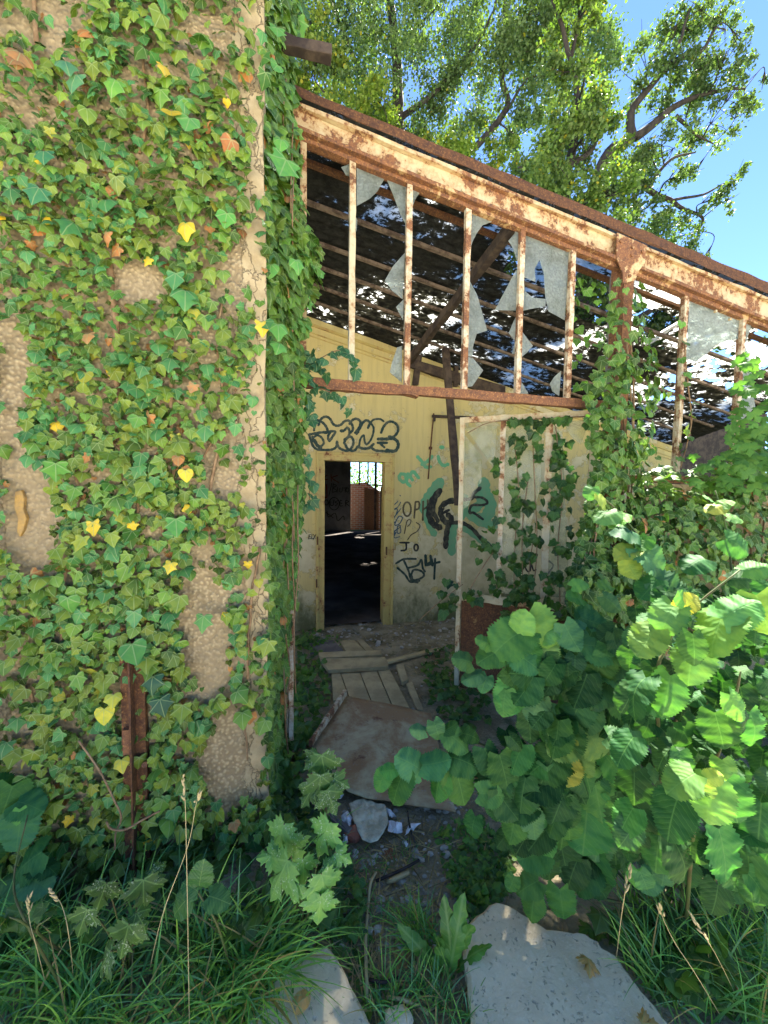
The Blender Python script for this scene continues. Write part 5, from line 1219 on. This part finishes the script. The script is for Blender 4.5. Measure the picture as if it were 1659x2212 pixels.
def tuft(px, py, num, ln, w, spread, lean=(0, 0), z=0):
    for _ in range(num):
        x, y = random.gauss(px, spread[0]), random.gauss(py, spread[1]); b = GG(x, y); 
        if np.linalg.norm(b-CAM) < .55 or inside((x, y), SL1) or (inside((x, y), SL2) and random.random() < .93): continue
        d = np.array([random.gauss(lean[0], .42), random.gauss(lean[1], .42), 1.0]); sp.append((b, d, random.uniform(*ln), random.uniform(*w), random.uniform(.15, .75), gt()))
for _ in range(80): tuft(random.uniform(-60, 620), random.uniform(1990, 2330), 13, (.16, .42), (.003, .0065), (16, 10), (.1, -.1))
for _ in range(26): tuft(random.uniform(380, 660), random.uniform(2020, 2200), 16, (.22, .5), (.004, .008), (12, 10), (.35, -.35))
for _ in range(20): tuft(random.uniform(800, 1000), random.uniform(2110, 2240), 11, (.06, .2), (.002, .004), (14, 9))
for _ in range(10): tuft(random.uniform(880, 970), random.uniform(2000, 2060), 14, (.08, .22), (.002, .004), (12, 9), (-.3, 0))
for _ in range(22): tuft(random.uniform(720, 900), random.uniform(1840, 2060), 9, (.03, .09), (.0015, .003), (22, 16))
for _ in range(70): tuft(random.uniform(1350, 1720), random.uniform(1960, 2250), 13, (.12, .36), (.0025, .0055), (18, 14), (-.05, 0))
for _ in range(80): tuft(random.uniform(1700, 2600), random.uniform(1650, 2250), 12, (.12, .4), (.003, .006), (40, 26))
for _ in range(40): tuft(random.uniform(-700, -60), random.uniform(1950, 2300), 12, (.15, .4), (.003, .006), (36, 20))
for _ in range(10): tuft(random.uniform(1020, 1110), random.uniform(2190, 2260), 12, (.06, .16), (.002, .004), (12, 8))
for _ in range(8): tuft(random.uniform(560, 640), random.uniform(2050, 2110), 8, (.10, .3), (.0025, .005), (16, 10), (.4, 0))
for _ in range(26): tuft(random.uniform(560, 740), random.uniform(1780, 2000), 5, (.06, .2), (.002, .004), (16, 14))
blades(sp, 'grass', 'long green grass growing along the foot of the pier and round the slabs')
sp2 = []
for _ in range(900):
    x, y = random.gauss(860, 90), random.uniform(1760, 2212)
    if random.random() < .25: x = random.uniform(640, 1000); y = random.uniform(1340, 1500)
    p = GG(x, y, .006); an = random.uniform(0, 6.28); sp2.append((p, np.array([math.cos(an), math.sin(an), random.uniform(0, .25)]), random.uniform(.02, .12), random.uniform(.0015, .005), .1, np.array((.34,.28,.16))*random.uniform(.35, 1.2)))
blades(sp2, 'dead_litter', 'dead grass bits and leaf litter strewn over the path').__setitem__('category', 'litter')
for k, (pts, lb) in enumerate((([(398,1985),(402,1800),(396,1680)], 'upright pale grass stalk in front of the steel channel'), ([(575,2120),(620,1900),(680,1660)], None), ([(320,2110),(350,1980),(405,1830),(422,1745),(428,1722)], 'tall dry stalk with a slim seed head before the pier'),
      ([(105,2150),(80,2050),(64,1990),(62,1945)], 'short stalk with a tan seed head beside the shaded hazel'), ([(160,2130),(150,2030),(135,1960),(112,1925)], 'arching stalk with tan seeds over the shaded hazel'),
      ([(1560,2200),(1500,2100),(1460,2040),(1435,1990),(1425,1960)], 'green grass stalk with long spikelets before the hazel'), ([(1590,2150),(1545,2060),(1500,1990)], 'drooping pale stalk with spikelets near the hazel stems'), ([(1330,2080),(1345,1960),(1360,1880)], 'fine upright grass stalk between slab and hazel'))):
    if lb is None: continue
    q = [at(x, y, 1.02) for x, y in pts]; q[0] = GP(*pts[0]) if pts[0][1] > 1990 else q[0]-ZH*.5
    if pts[0][1] <= 1990: q = [np.array([q[1][0], q[1][1], 0.0])]+q[1:]
    rt = root('grass_stalk', q[0], lb, 'grass stalk', 'seeding grass stalks'); m = MB(); qq = smooth_line(q, 5); m.tube(qq, np.linspace(.0012, .0007, len(qq)), 4); m.build('stalk', M['dry'], rt)
    m = MB(); 
    for i in range(6):
        p = qq[-1]+(qq[-3]-qq[-1])*i*.35+np.array([random.uniform(-.004, .004), 0, 0]); dd = (qq[-1]-qq[-3]); dd = dd/np.linalg.norm(dd)+rng.normal(0, .25, 3)
        m.tube([p, p+dd*.006, p+dd*.014, p+dd*.02], [.0006, .003, .0022, .0004], 5)
    m.build('seed_head', M['dry'], rt, smooth=True)
# dry leaves lying about
for k, (x, y, s, an, lb) in enumerate(((1270,2068,.055,200,'curled tan leaf lying on the broad slab'),(1385,2210,.05,100,'dry leaf at the lower edge of the broad slab'),(640,2170,.045,60,'brown dry leaf on the grassy slab'),(840,1790+60,.04,20,'reddish dry leaf on the bare path'))):
    l1 = Leaves(); p = GP(x, y, .075 if k < 3 else .012); a = R(an); l1.add('maple1' if k != 2 else 'hazel1', p, np.array([math.sin(a), math.cos(a), .15]), np.array([.2,-.3,1.]), s, np.array((.42,.27,.10)) if k < 3 else np.array((.2,.08,.04)))
    o = l1.build('dry_leaf', M['ivy'], None); tag(o, lb, 'leaf', 'dry leaves on the ground')

# ============================================================ TREES BEHIND
def tree(name, label, depth, base_px, trunk, limbs, clumps, num, leaf, tints, spread=.62, seed=1, sq=.75, tmat='bark', trad=.16):
    global rng
    rr = np.random.default_rng(seed); D = depth
    b = at(base_px, 1100, D); b[2] = -.1
    rt = root(name, b, label, 'tree', 'trees behind the building'); m = MB(); nodes = []
    def limb(pts, r0, r1):
        q = [p if isinstance(p, np.ndarray) else at(p[0], p[1], D+(p[2] if len(p) > 2 else 0)) for p in pts]; q = smooth_line(q, 5)
        q = [p+np.array([noise.noise(Vector(p*1.5)), noise.noise(Vector(p*1.5+Vector((9,0,0)))), 0])*.06 for p in q] if True else q
        m.tube(q, np.linspace(r0*1.5, r1*1.4, len(q)), 7); nodes.extend([(p, r0+(r1-r0)*i/len(q)) for i, p in enumerate(q)])
    limb([b-ZH*.2]+trunk, trad, trad*.45)
    for L_ in limbs: limb(L_[0], L_[1], L_[2])
    P0, T0, N0, S0, C0 = [], [], [], [], []
    for (x, y, r, *o) in clumps:
        dz = o[0] if o else rr.uniform(-.9, .9); c = at(x, y, D+dz); rad = r*D/FPX
        npos = np.array([q[0] for q in nodes]); i = int(np.argmin(np.linalg.norm(npos-c, axis=1)+np.maximum(0, npos[:, 2]-c[2])*.6)); s = nodes[i][0]
        mid = (s+c)/2+rr.normal(0, .12, 3)*np.linalg.norm(c-s); q = smooth_line([s, mid, c], 5); m.tube(q, np.linspace(min(.04, nodes[i][1]*.6), .012, len(q)), 5)
        for _ in range(5):
            e = c+rr.normal(0, .5, 3)*rad; mm = (c+e)/2+rr.normal(0, .1, 3)*rad; m.tube(smooth_line([q[-4], mm, e], 3), np.linspace(.012, .004, 7), 4)
        k = int(num*(r/70)**2); nsub = max(4, int(9*(r/70)**2)); sub = c+rr.normal(0, .52, (nsub, 3))*rad*np.array([1, .8, sq]); ix = rr.integers(0, nsub, k)
        pos = sub[ix]+rr.normal(0, .20, (k, 3))*rad
        P0.append(pos); T0.append(rr.normal(0, 1, (k, 3))+np.array([0, 0, -.5])); N0.append(rr.normal(0, .75, (k, 3))+np.array([0, 0, .9])); S0.append(rr.uniform(.7, 1.25, k)*leaf)
        t = np.clip(rr.random((k, 1))*.6+.4*rr.random(), 0, 1); tc = np.array(tints[0])*(1-t)+np.array(tints[1])*t; tc = tc*(.8+.45*rr.random())
        yl = rr.random((k, 1)) < tints[2]; tc = np.where(yl, np.array([.30,.28,.03]), tc); C0.append(tc)
    lt = Leaves(); lt.add_many('oak', np.concatenate(P0), np.concatenate(T0), np.concatenate(N0), np.concatenate(S0), np.concatenate(C0))
    m.build('trunk', M[tmat], rt, smooth=True); lt.build('crown', M['tree'], rt, smooth=False)
G1 = ((.038,.078,.028), (.098,.158,.058), .006)
tree('oak_tree', 'tall dense oak filling the sky behind the roof, dark upright stems', 18.0, 870, [(868,420),(862,330),(859,212),(858,159),(850,66),(843,0),(838,-60)],
 [([(862,300),(790,180),(744,73),(720,20),(700,-40)], .09, .03), ([(860,260),(940,200),(1010,120),(1060,40),(1080,-30)], .09, .03), ([(866,400),(960,360),(1031,314),(1094,231),(1084,165),(1091,60),(1090,-20)], .13, .05), ([(1090,235),(1097,237),(1124,190),(1151,166),(1212,169)], .06, .02), ([(1085,160),(1120,120),(1190,90),(1240,60)], .05, .02), ([(855,120),(900,60),(950,10)], .05, .02)],
 [(1250,60,80),(1300,100,55),(1180,90,85),(1215,190,65),(1120,50,85),(1050,110,80),(985,50,85),(905,90,75),(820,50,85),(740,40,80),(690,90,70),(760,150,80),(830,200,60),(960,200,75),(1010,280,60),(1070,210,60),(900,290,60),(690,200,55),(1150,20,60),(640,30,70),(900,-20,70),(1030,-20,70),(1200,-10,60),(780,-30,70),(1270,20,50),(1140,120,60),(1000,150,60),(1170,250,50),(940,250,50),(1290,150,40),(1100,290,50)], 1750, .115, G1, seed=3, trad=.24)
tree('maple_tree', 'sunlit yellow-green tree showing just above the rusty beam', 16.5, 715, [(755,450),(760,330),(720,220)], [([(765,380),(840,300),(880,270)], .05, .02), ([(770,400),(900,340),(1000,330)], .05, .02)],
 [(680,150,60),(710,220,60),(770,250,60),(840,285,58),(900,320,50),(960,335,48),(1010,345,45),(1065,365,35),(665,110,50),(720,130,50),(800,200,45),(640,200,50),(1090,330,30)], 1700, .125, ((.072,.13,.022),(.15,.205,.034),.04), seed=5, trad=.17)
tree('oak_tree', 'bushy oak with yellow flecks in the middle above the beam', 9.2, 1200, [(1215,560),(1220,430),(1235,330),(1250,240)], [([(1220,430),(1170,380),(1120,360)], .05, .02), ([(1230,360),(1280,320),(1300,250)], .05, .02), ([(1250,245),(1238,150),(1205,40),(1150,-130),(1110,-290)], .045, .02), ([(1236,120),(1248,40),(1250,-50)], .03, .012), ([(1248,45),(1275,0),(1300,-42)], .02, .01)],
 [(1250,215,58),(1215,270,60),(1290,255,52),(1180,335,55),(1150,385,48),(1230,370,68),(1280,330,62),(1305,400,52),(1210,420,50),(1120,375,40),(1270,440,45),(1330,420,40),(1190,300,40),(1260,300,50),(1240,150,45),(1215,70,45),(1255,60,38),(1100,-240,90),(1150,-290,90),(1080,-330,90),(1160,-200,80),(1110,-160,70),(1190,-330,80),(1251,-58,48,-.68),(1253,-62,44,-.6),(1250,-52,44,-.75),(1300,-46,40,-.7),(1302,-42,36,-.66)], 1800, .072, ((.046,.095,.024),(.105,.165,.042),.025), seed=7, trad=.12)  # clumps above the view are added unseen, to shade pier corner and slabs
tree('oak_tree', 'spreading oak with crooked open branches against blue sky', 12.5, 1255, [(1262,640),(1262,500),(1307,345),(1340,318),(1368,301)],
 [([(1368,301),(1362,270),(1364,237),(1385,210),(1436,152),(1486,118),(1517,108),(1545,60)], .10, .03), ([(1375,298),(1415,264),(1452,234),(1503,210),(1571,193),(1610,190)], .09, .02), ([(1262,520),(1246,437),(1300,420),(1361,410),(1381,396),(1422,423),(1452,433),(1480,454),(1517,471),(1510,498)], .10, .02), ([(1402,410),(1422,372),(1456,342),(1500,330)], .05, .015), ([(1440,152),(1470,80),(1490,20)], .05, .02), ([(1452,433),(1520,420),(1560,400),(1600,385)], .03, .01), ([(1460,250),(1500,290),(1540,310)], .04, .012)],
 [(1480,40,50),(1525,20,42),(1440,85,42),(1560,60,34),(1405,130,45),(1375,175,40),(1460,120,42),(1525,125,45),(1570,110,34),(1598,88,20),(1540,205,48),(1598,180,32),(1500,165,42),(1592,240,38),(1450,200,42),(1480,265,42),(1420,235,32),(1540,265,34),(1400,320,46),(1440,340,40),(1490,320,36),(1345,345,46),(1360,385,40),(1500,372,26),(1562,405,26),(1592,378,20),(1615,225,26),(1530,435,22),(1575,430,18),(1385,455,44),(1430,465,36),(1335,440,44),(1470,512,40),(1502,540,34),(1420,505,46),(1360,490,40),(1522,562,20),(1650,180,14),(1500,70,36),(1430,300,36),(1460,380,26),(1310,480,40),(1560,20,30)], 1700, .080, G1, seed=9, trad=.2)
tree('oak_tree', 'dark tree low behind the broken roof, seen through its gap', 7.5, 1330, [(1330,800),(1330,700),(1320,620)], [([(1330,720),(1390,680),(1430,660)], .06, .02), ([(1330,700),(1270,660),(1240,640)], .06, .02)],
 [(1250,620,50),(1300,650,60),(1360,640,60),(1420,690,60),(1270,690,60),(1340,720,60),(1440,720,50),(1110,570,40),(1500,650,50),(1380,760,50),(1230,740,60),(1620,740,50),(1560,700,50)], 1000, .075, ((.016,.036,.010),(.032,.058,.015),.0), seed=11, trad=.13)
# greenery beyond the hall's far opening
rrx = np.random.default_rng(4); k = 9000; pos = np.stack([rrx.normal(2.5, 2.4, k), rrx.normal(HN+6.5, .9, k), np.abs(rrx.normal(.9, 1.3, k))], 1)
pw = ORG+pos[:, :1]*UH+pos[:, 1:2]*NH+pos[:, 2:]*ZH
lt = Leaves(); lt.add_many('oval', pw, rrx.normal(0, 1, (k, 3)), rrx.normal(0, .6, (k, 3))+[0, 0, 1], rrx.uniform(.12, .2, k), np.array([.11,.21,.025])*rrx.uniform(.6, 1.4, (k, 1)))
tag(lt.build('undergrowth', M['tree'], None), 'sunlit green undergrowth seen through the far opening of the hall', 'undergrowth', kind='stuff')
# ============================================================ GROUND, SKY, LIGHT, CAMERA
def axis(n, far): t = np.linspace(-1, 1, n); return np.sign(t)*(np.abs(t)*3.0+np.abs(t)**6*far)
ax = axis(150, 300); ay = axis(150, 300)+1.6
GP_ = np.zeros((150, 150, 3))
for i, x in enumerate(ax):
    for j, y in enumerate(ay): GP_[i, j] = (x, y, gz(x, y))
gm = MB().grid(GP_).build('ground', M['ground'], None, smooth=True); tag(gm, kind='structure')
w = bpy.data.worlds.new('World'); sc.world = w; w.use_nodes = True; nt = w.node_tree
sky = nt.nodes.new('ShaderNodeTexSky'); sky.sky_type = 'NISHITA'; sky.sun_disc = False
el = math.asin(SUN[2]); az = math.atan2(SUN[0], SUN[1])
sky.sun_elevation = el; sky.sun_rotation = az; sky.air_density = 0.85; sky.dust_density = 0.0; sky.ozone_density = 7.0; sky.altitude = 2500
bg = nt.nodes['Background']; nt.links.new(sky.outputs[0], bg.inputs[0]); bg.inputs[1].default_value = 0.062
s = bpy.data.lights.new('sun', 'SUN'); s.energy = 5.0; s.angle = R(.55); s.color = (1, .95, .86)
so = bpy.data.objects.new('sun', s); COL.objects.link(so); so.rotation_euler = Vector(SUN).to_track_quat('Z', 'Y').to_euler(); so.location = (0, 0, 20)
cam = bpy.data.cameras.new('camera'); cam.sensor_fit = 'HORIZONTAL'; cam.sensor_width = 36; cam.lens = 18.0; cam.clip_start = .02; cam.clip_end = 2000
co = bpy.data.objects.new('camera', cam); COL.objects.link(co)
mw = Matrix.Identity(4)
for i in range(3): mw[i][0] = _r[i]; mw[i][1] = _u[i]; mw[i][2] = -_f[i]; mw[i][3] = CAM[i]
co.matrix_world = mw; sc.camera = co
vs_ = sc.view_settings; sc.display_settings.display_device = 'sRGB'; vs_.view_transform = 'Standard'; vs_.look = 'None'; vs_.exposure = 2.9; vs_.gamma = 1
cy = sc.cycles; cy.max_bounces = 8; cy.diffuse_bounces = 4; cy.glossy_bounces = 3; cy.transmission_bounces = 4; cy.transparent_max_bounces = 12; cy.use_denoising = True; cy.sample_clamp_indirect = 8
cy.caustics_reflective = False; cy.caustics_refractive = False
